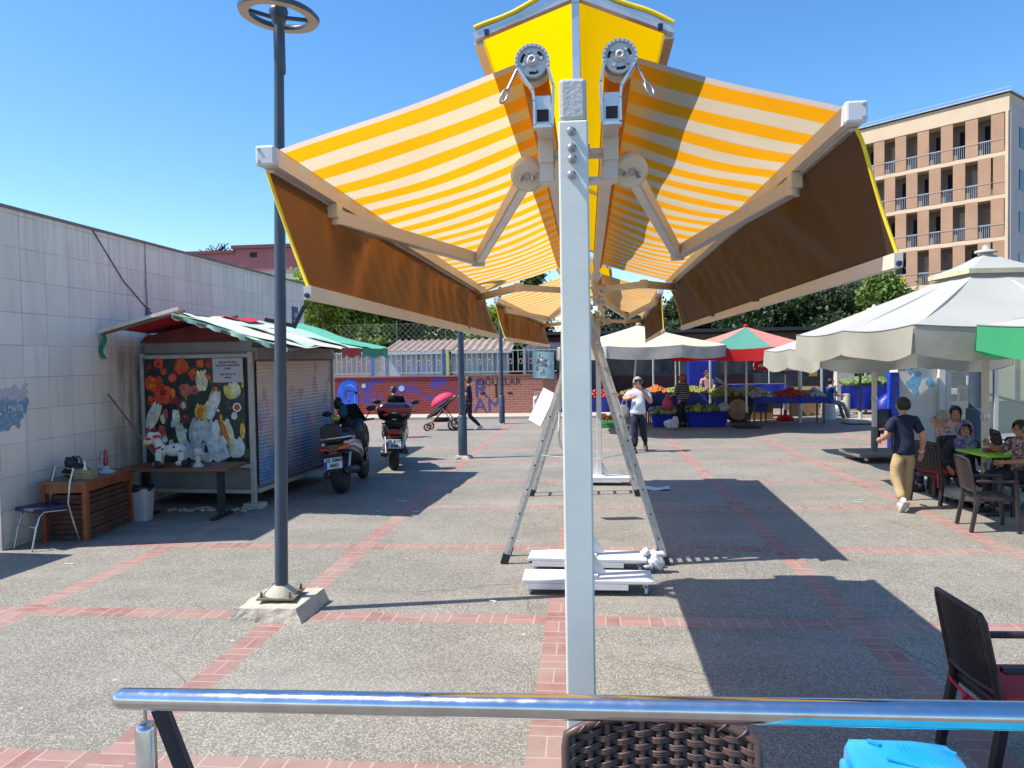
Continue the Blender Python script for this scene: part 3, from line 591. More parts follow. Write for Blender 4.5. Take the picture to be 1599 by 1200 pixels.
MB().tube([(WX + .012 - L_.x, 12.28 - 1.15 - L_.y, WH + .02), (WX + .016 - L_.x, 11.9 - L_.y, 3.8), (WX + .012 - L_.x, 13.25 - L_.y, 2.95)], .008, 5).build('cable', black_plastic, t)
MB().tube([(WX + .03 - L_.x, 12.57 - L_.y, 3.4), (WX + .03 - L_.x, 12.57 - L_.y, 2.4)], .028, 8).build('drain_pipe', mat('dull_grey_pvc', (.2, .22, .25), .6), t)
# blue house number plate
s = thing('house_number_sign', 'small blue number plate near the far end of the tiled wall', 'sign', (WX + .012, 19.3, 3.62)); navy_sign = mat('navy_enamel', (.01, .025, .2), .35, 0, .08, 6)
MB().box((0, 0, 0), (.012, .4, .5), bev=.004).build('plate', navy_sign, s); wtxt = mat('white_lettering', (.78, .78, .78), .5, 0, .04, 4); dtxt = mat('black_lettering', (.015, .015, .018), .6, 0, .04, 4)
text('lettering', '158', .17, wtxt, s, (.008, .0, .02), (R(90), 0, R(90))); text('lettering', 'SOKAK', .08, wtxt, s, (.008, 0, -.13), (R(90), 0, R(90)))
# torn poster
s = thing('torn_poster', 'torn blue and white paper poster on the tiled wall at the far left', 'poster', (WX + .004, 9.5, 1.92)); pap = mat('weathered_paper', (.5, .49, .5), .9, 0, .2, 18, dirt=.4, dcol=(.2, .2, .22)); pblue = mat('faded_blue_print', (.2, .3, .4), .85, 0, .25, 14, dirt=.5, dcol=(.4, .42, .45))
def torn(y0, y1, z0, z1, sd, h):
    rd = random.Random(sd); n = 12; pts = [(y0, z0)] + [(y0 + (y1 - y0)*i/n, z0 + rd.uniform(-.04, .05)) for i in range(1, n)] + [(y1 + rd.uniform(-.05, .04), z0 + (z1 - z0)*i/6) for i in range(7)] + [(y1 - (y1 - y0)*i/n, z1 + rd.uniform(-.06, .03)) for i in range(1, n)] + [(y0, z1)]
    return MB().prism(pts, (0, h), lambda a, b, h: V((h, a, b)))
torn(-.4, .14, -.05, .24, 1, .003).build('paper_layer', pap, s); torn(-.4, .13, -.16, .07, 2, .006).build('blue_band', pblue, s); torn(-.4, .03, -.33, -.14, 4, .005).build('paper_layer', mat('pale_blue_print', (.2, .32, .42), .85, 0, .3, 20), s)
text('lettering', '1 MAYIS', .115, mat('pale_lettering', (.55, .58, .6), .8), s, (.008, -.12, -.07), (R(90), 0, R(90)), sx=.85, bold=.003)

# ================================================================ flower kiosk
KX0, KX1, KY0, KY1 = -7.55, -5.52, 12.0, 15.3
kgrey = mat('galvanised_sheet_grey', (.22, .22, .215), .5, .2, .12, 3, .1, 25, .003, .35, (.14, .1, .07))
kframe = mat('worn_white_frame', (.4, .38, .34), .6, 0, .15, 6, .15, 40, .003, .45, (.2, .14, .09))
K = thing('flower_kiosk', 'small flower kiosk with flower picture front, graffiti shutter and ragged tarpaulin roof', 'kiosk', (KX1, KY0, 0), R(-4)); KO = V((KX1, KY0, 0))
def kp(x, y, z): return V((x, y, z)) - KO
m = MB().box(kp((KX0 + KX1)/2, (KY0 + KY1)/2 + .05, 1.42), (KX1 - KX0 - .06, KY1 - KY0 - .06, 2.36)).box(kp((KX0 + KX1)/2, KY0 + .3, 2.69), (KX1 - KX0 - .06, .5, .18)); m.build('cabin', kgrey, K)
m = MB()
for x in (KX0 + .03, KX1 - .03):
    for y in (KY0, KY1 - .05): m.box(kp(x, y, 1.33), (.07, .07, 2.52))
for z in (.27, .7, 2.53): m.box(kp((KX0 + KX1)/2, KY0 - .012, z), (KX1 - KX0 - .08, .05, .06))
m.box(kp(KX1 + .01, (KY0 + KY1)/2, .27), (.05, KY1 - KY0 - .1, .07)); m.build('frame', kframe, K)
MB().box(kp(KX1 - .02, KY0, .04), (.3, .25, .08)).build('foot_block', conc, K)
# floral panel
PX0, PX1, PZ0, PZ1 = -7.46, -5.64, .76, 2.49
PW, PH = PX1 - PX0, PZ1 - PZ0
fp = thing('flower_panel', '', '')  # placeholder, replaced below
bpy.data.objects.remove(fp)
def flower_bg():
    t = NT('dark_floral_print'); o = t.obj(); n = t.noise(o, 3.2, 5, .6); c = t.mix(t.ramp(n, .4, .62), (.008, .01, .022), (.014, .04, .024)); c = t.mix(t.ramp(t.noise(o, 7, 5, .7), .62, .72), c, (.1, .16, .09)); t.set(c, .35); return t.m
panel = MB().box(kp((PX0 + PX1)/2, KY0 - .045, (PZ0 + PZ1)/2), (PW, .012, PH)); pan = panel.build('flower_picture', flower_bg(), K)
fy = KY0 - .053
def petal(cx, cz, r, col, sd, n=14, jag=.22, ax=1., az=1.):
    rd = random.Random(sd); pts = []
    for i in range(n):
        a = 2*math.pi*i/n; q = r*(1 + jag*(rd.random() - .5)*2)
        pts.append((PX0 + cx*PW + q*ax*math.cos(a), PZ0 + cz*PH + q*az*math.sin(a)))
    return pts
fl = {}
def tulip(cx, cz, r, k1, k2, sd, ax=1., az=1.):
    rd = random.Random(sd); tilt = rd.uniform(-.5, .5)
    for q, off in enumerate((-.42, .42, 0., -.2, .22)):
        pts = []; w = r*1.18*ax*(.42 if q < 3 else .26); hh = r*1.15*az*(.95 if q < 3 else .8)
        for i in range(14):
            a = 2*math.pi*i/14; x = w*math.cos(a)*(1 - .35*max(0, math.sin(a))) + off*r*ax*(1 + .25*math.sin(a)); z = hh*math.sin(a) + rd.uniform(-.05, .05)*r
            pts.append((PX0 + cx*PW + x*math.cos(tilt) - z*math.sin(tilt), PZ0 + cz*PH + x*math.sin(tilt) + z*math.cos(tilt)))
        lay[0] = (lay[0] + 1) % 9; addf((k1, k1, k1, k2, k1)[q] if (sd + q) % 3 else k2, [(min(max(a, PX0), PX1), min(max(b, PZ0), PZ1)) for a, b in pts], lay[0])
pal = {'red': (.55, .06, .015), 'deepred': (.25, .015, .02), 'pink': (.4, .12, .09), 'white': (.55, .58, .55), 'cream': (.62, .6, .38), 'yellow': (.55, .45, .08), 'orange': (.6, .16, .02), 'brown': (.07, .03, .03), 'green': (.03, .09, .04), 'rose': (.45, .08, .1), 'blue': (.42, .48, .5)}
def addf(key, pts, lay): fl.setdefault(key, MB()).prism(pts, (fy - .0009*lay, fy - .0009*lay - .0008), lambda a, b, h: V((a, h, b)) - KO)
lay = [0]
def flower(cx, cz, r, k1, k2, sd, ax=1., az=1., sub=3):
    lay[0] = (lay[0] + 1) % 7
    addf(k1, petal(cx, cz, r, 0, sd, 16, .16, ax, az), lay[0])
    rd = random.Random(sd + 50)
    for q in range(sub): addf(k2, petal(cx + rd.uniform(-.5, .5)*r*ax/PW, cz + rd.uniform(-.5, .5)*r*az/PH, r*rd.uniform(.14, .3), 0, sd*3 + q, 8, .4, ax, az), 8 + q)
for i, a in enumerate([(.15, .96, .09, 'red', 'deepred'), (.07, .77, .13, 'red', 'orange'), (.18, .66, .17, 'red', 'deepred'), (.29, .82, .08, 'red', 'pink'), (.38, .93, .14, 'red', 'orange'), (.41, .7, .11, 'pink', 'red'), (.5, .85, .09, 'red', 'deepred'), (.5, .7, .08, 'pink', 'deepred'), (.66, .95, .08, 'deepred', 'red'), (.07, .6, .08, 'red', 'deepred'), (.2, .88, .06, 'red', 'orange'), (.57, .95, .07, 'red', 'pink'), (.05, .93, .05, 'deepred', 'red')]): flower(*a, 11 + i*7)
for i, a in enumerate([(.08, .45, .15, 'white', 'cream', .8, 1.5), (.31, .43, .09, 'cream', 'white', .9, 1.5), (.58, .79, .15, 'cream', 'yellow', .8, 1.1), (.7, .6, .13, 'cream', 'white', .9, 1.2), (.88, .69, .14, 'cream', 'yellow', 1.2, .9), (.56, .49, .12, 'yellow', 'orange', 1, 1), (.65, .5, .12, 'cream', 'white', 1, 1.2), (.52, .3, .17, 'white', 'blue', 1, 1.2), (.66, .28, .18, 'white', 'blue', 1, 1.2), (.36, .26, .12, 'cream', 'white', .8, 1.6), (.82, .3, .14, 'cream', 'orange', .8, 1.3), (.74, .13, .2, 'white', 'blue', 1.2, .9), (.5, .12, .16, 'white', 'blue', 1, 1), (.9, .14, .15, 'white', 'cream', 1.2, 1), (.4, .12, .12, 'blue', 'white', 1, 1.2), (.6, .05, .1, 'blue', 'white', 1.4, .8)]): tulip(a[0], a[1], a[2], a[3], a[4], 200 + i*7, a[5], a[6])
for i, a in enumerate([(.06, .24, .14, 'rose', 'red', .7, 1.5), (.16, .28, .1, 'pink', 'red', .8, 1.4), (.2, .47, .06, 'rose', 'pink', .8, 1.4), (.38, .55, .12, 'brown', 'pink', 1, 1), (.4, .42, .1, 'brown', 'red', 1, 1), (.97, .3, .07, 'yellow', 'orange', .6, 2), (.76, .42, .05, 'orange', 'yellow', .6, 1.8), (.985, .78, .05, 'yellow', 'orange', .5, 2.4), (.74, .28, .05, 'orange', 'pink', .6, 1.6)]): flower(a[0], a[1], a[2], a[3], a[4], 400 + i*7, a[5], a[6])
for i in range(34):
    rd = random.Random(700 + i); u_ = rd.random(); w_ = rd.random(); k_ = ('red', 'pink', 'deepred', 'orange')[i % 4] if w_ > .6 else ('white', 'cream', 'blue', 'yellow')[i % 4]; flower(u_*.94 + .03, w_*.9 + .05, rd.uniform(.025, .07), k_, 'pink' if w_ > .6 else 'white', 720 + i*3, rd.uniform(.6, 1), rd.uniform(.8, 1.4), 1)
for i in range(26):
    rd = random.Random(900 + i); addf('green', petal(rd.random(), rd.random(), rd.uniform(.02, .05), 0, 950 + i, 6, .3, rd.uniform(.4, 1.6), rd.uniform(.4, 1.6)), 0)
for k, mb in fl.items(): mb.build('printed_flowers', mat('print_' + k, pal[k], .4, 0, .4, 9), pan)
MB().lathe([(.075, .0), (.075, .004)], kp(PX0 + .925*PW, KY0 - .064, PZ0 + .53*PH), (0, -1, 0), 24).lathe([(.055, .004), (.055, .006)], kp(PX0 + .925*PW, KY0 - .064, PZ0 + .53*PH), (0, -1, 0), 20, mi=1).build('round_badge', [wtxt, mat('red_orange_ink', (.5, .08, .02), .5)], pan)
no = MB().box(kp(PX0 + .845*PW, KY0 - .068, PZ0 + .885*PH), (.54, .004, .4)).build('paper_notice', mat('grey_white_paper', (.43, .42, .43), .7, 0, .05, 5), K)
for i, (s_, q) in enumerate([('HER NEVİ KURBA', .045), ('AÇILIŞTAN CENAZENİN', .042), ('ALINIR', .042), ('0507 074 61 74', .045), ('HASAN', .04)]):
    text('lettering', s_, q, dtxt, no, kp(PX0 + .845*PW, KY0 - .0708, PZ0 + .885*PH + (.13, .08, .03, -.07, -.12)[i]), bold=.0012, sx=.92)
# roller shutter with sprayed paint
def shutter_mat():
    t = NT('sprayed_roller_shutter'); g = t.geo(); x, y, z = t.sep(g)
    c = t.mix(t.ramp(z, .3, 1.9), (.21, .21, .26), (.56, .44, .39))
    c = t.mix(t.math('MULTIPLY', t.ramp(t.noise(g, 1.1, 3), .45, .6), t.ramp(z, 1.9, 1.2)), c, (.1, .25, .45))
    n1 = t.noise(t.map(g, (1, 1.6, 1), (.4, 0, 0)), 1.9, 4, .6); c = t.mix(t.ramp(n1, .56, .64, 0, .65), c, (.42, .11, .17))
    v = t.noise(t.map(g, (1, 1.3, 1.1)), 2.6, 2, .5); c = t.mix(t.math('MULTIPLY', t.math('LESS_THAN', t.math('ABSOLUTE', t.math('SUBTRACT', v, .5)), .012), .6), c, (.4, .42, .5))
    c = t.mix(t.math('MULTIPLY', t.math('LESS_THAN', z, .95), t.ramp(t.noise(g, 2.4, 5, .7), .57, .63)), c, (.16, .12, .08)); t.set(c, .5, .15); return t.m
def shf(a, b):
    z = .34 + 2.1*b; return kp(KX1 + .012 + .012*abs(math.sin(b*34*math.pi)), KY0 + .1 + (KY1 - KY0 - .25)*a, z)
MB().grid(shf, 2, 34*6, sm=True).build('roller_shutter', shutter_mat(), K)
MB().box(kp(KX1 + .02, (KY0 + KY1)/2, 2.56), (.1, KY1 - KY0 - .1, .2)).build('shutter_box', kgrey, K)
MB().tube([kp(KX1 + .05, KY1 - .1, 0), kp(KX1 + .05, KY1 - .1, 2.6)], .025, 8).build('door_post', steel, K)
# roof: ragged tarpaulin in red, white and green
tg = mat('green_tarpaulin', (.02, .27, .15), .6, 0, .15, 3, .2, 20, .01); twm = mat('dirty_white_tarpaulin', (.6, .56, .48), .7, 0, .12, 3, .25, 14, .01, .35, (.3, .26, .2)); tr_ = mat('red_tarpaulin', (.42, .012, .02), .6, 0, .15, 3, .2, 20, .01); tmint = mat('mint_tarpaulin', (.36, .6, .47), .65, 0, .1, 4, .2, 16, .01); trd = mat('maroon_board', (.12, .02, .022), .7, 0, .15, 3); wood_d = mat('weathered_timber', (.16, .12, .08), .8, 0, .2, 8, .2, 60)
RID = (-6.3, 3.16); EL = (-7.5, 2.93); ER = (-4.4, 2.6)
roof = MB()
roof.bar(kp(RID[0], KY0 - .9, RID[1]), kp(RID[0], KY1 + .2, RID[1]), .06, .06)
for y in (KY0 - .95, KY0 + .6, KY0 + 1.9, KY1 + .2):
    roof.bar(kp(RID[0] + .2, y, RID[1] + .06), kp(EL[0] - .02, y, EL[1] - .03), .05, .04); roof.bar(kp(RID[0], y, RID[1] - .02), kp(ER[0], y, ER[1] - .02), .05, .04)
rf = roof.build('roof_frame', wood_d, K)
def strip(y0, y1, m_, name, ed=(0, 0), side=1, lift=0.0, f0=0, f1=1, sd=0):
    rd = random.Random(sd)
    e = ER if side > 0 else EL
    def fn(a, b):
        y = y0 + (y1 - y0)*b; f = f0 + (f1 - f0)*a
        x = RID[0] + (e[0] - RID[0])*f; z = RID[1] + (e[1] - RID[1])*f + lift + .022*math.sin(y*5 + f*7 + sd) + .02*noise.noise(V((f*5, y*3, sd)))
        yj = (.06*noise.noise(V((f*9, sd, 3))) if b in (0, 1) else 0)
        return kp(x, y + yj, z)
    MB().grid(fn, 24, 8).build(name, m_, K)
strip(KY0 - 1.0, KY0 - .8, tmint, 'tarpaulin', lift=.035, sd=1, f1=.95); strip(KY0 - .9, KY0 + 1.35, twm, 'tarpaulin', lift=.045, sd=2); strip(KY0 + .3, KY0 + 1.3, tr_, 'tarpaulin', lift=.075, sd=3, f1=.16); strip(KY0 - .2, KY0 + .25, tmint, 'tarpaulin', lift=.07, sd=8, f0=.35, f1=.98)
strip(KY0 + 1.3, KY0 + 2.2, tmint, 'tarpaulin', lift=.05, sd=4); strip(KY0 + 2.1, KY1 + .25, mat('mid_green_tarpaulin', (.1, .4, .26), .65, 0, .12, 4, .16, 20, .01), 'tarpaulin', lift=.055, sd=5); strip(KY0 - .85, KY1 + .2, twm, 'roof_sheet', lift=.0, sd=5, f1=.98); strip(KY0 - 1.0, KY1 - .3, tr_, 'tarpaulin', side=-1, lift=.03, sd=6)
MB().bar(kp(RID[0] + .16, KY0 - 1.04, RID[1] + .1), kp(EL[0] - .05, KY0 - 1.0, EL[1] + .0), .02, .05).build('roof_edge_board', twm, K)
# hanging flaps along the right eave
def flap(y0, y1, m_, sd, dz=.17):
    MB().grid(lambda a, b: kp(ER[0] + .02 + .02*math.sin(a*9 + sd), y0 + (y1 - y0)*a, ER[1] + .05 - dz*b*(1 + .15*math.sin(a*13 + sd))), 16, 3).build('eave_flap', m_, K)
flap(KY0 + 1.0, KY0 + 2.0, tr_, 1, .16); flap(KY0 + 2.0, KY1 + .25, tg, 2, .17)
MB().grid(lambda a, b: kp(RID[0] + (ER[0] - RID[0])*a, KY0 - .98 + .02*math.sin(a*30), RID[1] + (ER[1] - RID[1])*a + .03 - .07*b*(1 + .8*noise.noise(V((a*14, 0, 0))))), 40, 2).build('torn_edge', tmint, K)
# gable board
MB().prism([(KX0 - .0, 2.77), (KX1 - .2, 2.77), (KX1 - .3, 2.93), (RID[0] + .1, RID[1] - .08), (RID[0] - .1, RID[1] - .08), (KX0 + .1, 2.88)], (KY0 - .03, KY0 - .005), lambda a, b, h: V((a, h, b)) - KO).build('gable_board', trd, K)
MB().grid(lambda a, b: kp(EL[0] - .06 + .04*math.sin(b*7), KY0 - .95 + .1*a, EL[1] - .02 - .4*b), 3, 8).build('hanging_rag', tg, K)
MB().bar(kp(-5.35, KY0 + 1.2, 3.06), kp(-5.75, KY0 + .9, 3.17), .05, .07).bar(kp(-5.35, KY0 + 1.2, 3.02), kp(-5.18, KY0 + 1.3, 3.42), .05, .07).build('roof_bracket', black_plastic, K)
o = MB().bar((-7.6, 11.3, 1.95), (-6.95, 11.5, .92), .035, .02).build('wooden_stick', wood_d); tag(o, 'long wooden stick leaning at the corner between tiled wall and kiosk', 'stick')

# ================================================================ tables and bits beside the kiosk
oak = mat('warm_wood_top', (.2, .1, .045), .5, 0, .2, 7, .1, 50); red_wood = mat('varnished_red_wood', (.24, .06, .018), .4, 0, .25, 6, .08, 40, coat=.2); dk_wood = mat('dark_board_stack', (.085, .035, .02), .8, 0, .35, 5, .3, 25, .01, .3, (.2, .11, .06)); tblack = mat('black_steel', (.015, .016, .02), .5, .2, .1, 6)
t = thing('wooden_table', 'red brown wooden table beside the tiled wall with dark boards stacked beneath', 'table', (-7.22, 10.13, 0))
MB().box((.0, .1, .81), (.66, 1.35, .03), R(6), bev=.005).build('tabletop', oak, t)
RM = Matrix.Rotation(R(6), 3, 'Z')
for sx in (-1, 1):
    for sy in (-1, 1):
        p = RM @ V((sx*.28, sy*.6, 0)) + V((0, .1, 0)); MB().bar(p, p + V((0, 0, .795)), .065, .065, mi=0).build('leg', red_wood, t)
m = MB()
for sy in (-1, 1): m.box(RM @ V((0, sy*.61, .73)) + V((0, .1, 0)), (.5, .03, .12), RM)
for sx in (-1, 1): m.box(RM @ V((sx*.29, 0, .73)) + V((0, .1, 0)), (.03, 1.15, .12), RM)
m.build('apron', red_wood, t)
m = MB(); rd = random.Random(3)
for j in range(9): m.box(RM @ V((.03 + rd.uniform(-.02, .02), .02, .04 + .07*j)) + V((0, .1, 0)), (.5 + rd.uniform(-.03, .03), 1.12 + rd.uniform(-.04, .04), .058), RM)
o = m.build('board_stack', dk_wood); o.location = (-7.22, 10.13, 0); tag(o, 'stack of dark brown boards under the red wooden table', 'boards')
t = thing('bench_table', 'brown topped table on two black pedestals before the flower picture', 'table', (-6.36, 11.25, 0))
MB().box((0, 0, .79), (1.75, .75, .05), R(2), bev=.006).build('tabletop', mat('reddish_brown_top', (.13, .045, .02), .45, 0, .15, 6), t)
for sx in (-1, 1): MB().box((sx*.62, 0, .4), (.09, .09, .74)).box((sx*.62, 0, .02), (.09, .62, .04), bev=.005).box((sx*.62, 0, .755), (.07, .5, .02)).build('leg', tblack, t)
# chrome chair
t = thing('tubular_chair', 'chrome tube chair with dark blue seat by the tiled wall', 'chair', (-7.3, 9.38, 0), R(-205)); bseat = mat('dark_blue_vinyl', (.008, .012, .05), .45, 0, .1, 6)
MB().box((0, 0, .52), (.46, .48, .055), bev=.02).build('seat', bseat, t)
ch = mat('dull_chrome', (.4, .4, .42), .25, .9, .1, 10)
for sx in (-1, 1):
    MB().tube([(sx*.22, .26, 0), (sx*.22, .2, .28), (sx*.22, .15, .44), (sx*.22, .1, .49), (sx*.22, -.2, .47)], .013, 8).build('front_leg', ch, t)
    MB().tube([(sx*.22, -.36, 0), (sx*.22, -.26, .38), (sx*.22, -.22, .55), (sx*.22, -.26, .85), (sx*.22, -.31, 1.02)], .014, 8).build('rear_leg', ch, t)
MB().tube([(-.22, -.31, 1.0), (0, -.35, 1.0), (.22, -.31, 1.0)], .011, 6).tube([(-.22, -.29, .92), (0, -.33, .92), (.22, -.29, .92)], .009, 6).tube([(-.22, .2, .3), (.22, .2, .3)], .008, 6).build('back_rail', ch, t)
# things on the tables
o = MB()
blk = mat('crumpled_black_bag', (.014, .014, .022), .45, 0, .2, 10, .4, 25, .01)
o.ball((0, 0, .09), (.17, .12, .1), 14, 9, jit=.5, seed=2).ball((-.06, 0, .19), (.09, .08, .1), 12, 8, jit=.6, seed=5).ball((.16, .0, .06), (.12, .1, .06), 12, 8, jit=.4, seed=8).tube([(-.02, 0, .25), (.05, 0, .29), (.1, .0, .24), (.08, 0, .15)], .012, 6)
tag(o.build('black_bag', blk, None, (-7.33, 10.1, .825)), 'crumpled black bag on the red wooden table against the tiled wall', 'bag')
t = thing('wicker_basket', 'small pale basket holding a white bottle on the wooden table', 'basket', (-7.04, 9.9, .826)); bk = mat('pale_wicker', (.4, .29, .16), .7, 0, .2, 20)
m = MB()
for j in range(5): m.box((0, -.06, .014 + .027*j), (.26, .01, .012)).box((0, .06, .014 + .027*j), (.26, .01, .012)).box((.13, 0, .014 + .027*j), (.01, .12, .012)).box((-.13, 0, .014 + .027*j), (.01, .12, .012))
for i in range(11): m.box((-.125 + .025*i, -.06, .06), (.01, .014, .13)).box((-.125 + .025*i, .06, .06), (.01, .014, .13))
m.box((0, 0, .005), (.25, .12, .01)); m.build('weave', bk, t)
MB().lathe([(.028, .0), (.03, .12), (.012, .16), (.01, .24)], (0, 0, .01), n=12).build('bottle', wtxt, t)
t = thing('red_lantern', 'small red ornament on a glass stand on the wooden table', 'ornament', (-7.1, 10.45, .826))
MB().lathe([(.13, 0), (.13, .02), (.06, .05), (.065, .09), (.03, .1)], n=18).build('stand', mat('cloudy_glass', (.35, .38, .4), .2, 0, .1, 5), t); MB().lathe([(.03, .1), (.035, .18), (.022, .24), (.03, .29), (.012, .34)], n=12).tube([(-.09, 0, .12), (-.1, 0, .24), (-.05, 0, .32)], .005, 6).build('figure', mat('red_glaze', (.28, .02, .03), .3), t)
# toy dog
t = thing('toy_dog', 'white toy dog on black wheels with red ears and collar on the brown table', 'toy', (-6.5, 11.12, .817), R(18)); t.scale = (.86, .86, .86); wt = mat('soft_white_vinyl', (.5, .49, .47), .5, 0, .06, 5)
m = MB().ball((.1, 0, .3), (.2, .11, .12), 16, 10).ball((-.13, 0, .3), (.11, .1, .13), 14, 9).tube([(-.14, 0, .34), (-.2, 0, .46), (-.23, 0, .55)], [.09, .075, .07], 12).ball((-.25, 0, .56), (.12, .09, .1), 14, 9).ball((-.33, 0, .48), (.1, .075, .075), 14, 9)
for x in (-.16, .22):
    for y in (-.08, .08): m.tube([(x, y, .27), (x + .0, y*1.1, .08)], [.065, .055], 10).ball((x - .03, y*1.1, .06), (.08, .05, .05), 10, 7)
m.build('body', wt, t)
m = MB().tube([(-.14, -.09, .36), (-.22, -.06, .33), (-.24, .03, .36), (-.15, .1, .39), (-.08, .03, .42), (-.14, -.09, .36)], .02, 8).ball((-.18, -.11, .56), (.07, .03, .03), 10, 7).ball((-.33, -.1, .52), (.05, .03, .025), 10, 7); m.build('red_trim', mat('toy_red', (.45, .01, .01), .4), t)
m = MB().ball((-.24, -.02, .65), (.06, .05, .04), 10, 7)
for p in ((-.09, -.11, .33), (.1, -.11, .36), (.2, -.1, .28)): m.ball(p, (.02, .012, .02), 8, 6)
m.build('black_spots', black_plastic, t); MB().ball((-.36, -.03, .44), (.08, .06, .04), 10, 7).build('muzzle', mat('toy_yellow', (.5, .36, .06), .5), t)
for x in (-.2, .26):
    for y in (-.14, .14): MB().lathe([(.03, -.02), (.065, -.018), (.065, .018), (.03, .02)], (x + .03, y, .065), (0, 1, 0), 16).build('wheel', rubber, t)
t = thing('plaster_figurine', 'small pale plaster bird figurine on the brown table', 'figurine', (-6.02, 11.1, .817)); t.scale = (.78, .78, .78); MB().lathe([(.11, 0), (.1, .03), (.05, .08), (.045, .2), (.03, .24)], n=14).ball((0, 0, .3), (.09, .07, .08), 12, 8, jit=.3, seed=3).ball((.08, 0, .25), (.08, .04, .03), 10, 7).build('plaster', mat('pale_green_plaster', (.36, .4, .36), .7, 0, .15, 20), t)
# waste basket
t = thing('waste_basket', 'pale grey plastic basket with black liner between the two tables', 'bin', (*gr(221, 812).xy, 0)); gb = mat('pale_grey_plastic', (.4, .4, .39), .5, 0, .06, 4)
MB().loft([(0, 0, 0, .14, .12), (.5, 0, 0, .175, .15)], 28, axis='Z', p=5).build('bucket', gb, t)
m = MB()
for i in range(9):
    for j in range(2): m.box((-.125 - .0022*i - .01*0, -.09 + .03*j, .08 + .042*i), (.03, .014, .02))
m.build('slots', opening_dark, t); MB().tube([(.175*math.cos(a)*1.02, .15*math.sin(a)*1.02, .5 + .02*math.sin(a*5)) for a in [2*math.pi*i/20 for i in range(20)]], .03, 8, closed=True).lathe([(.15, .49), (.1, .5)], n=16).build('liner', blk, t)
for (x, y, col, nm, sz) in ((-6.35, 12.35, (.01, .03, .2), 'blue bucket under the flower picture shelf', .12),):
    pass
o = MB(); rd = random.Random(4)
for i in range(26): o.ball((-6.9 + rd.random()*1.5, 11.6 + rd.random()*.3, .02), (rd.uniform(.03, .07), rd.uniform(.03, .05), .025), 7, 5, jit=.5, seed=i)
tag(o.build('rubble', conc), kind='stuff')

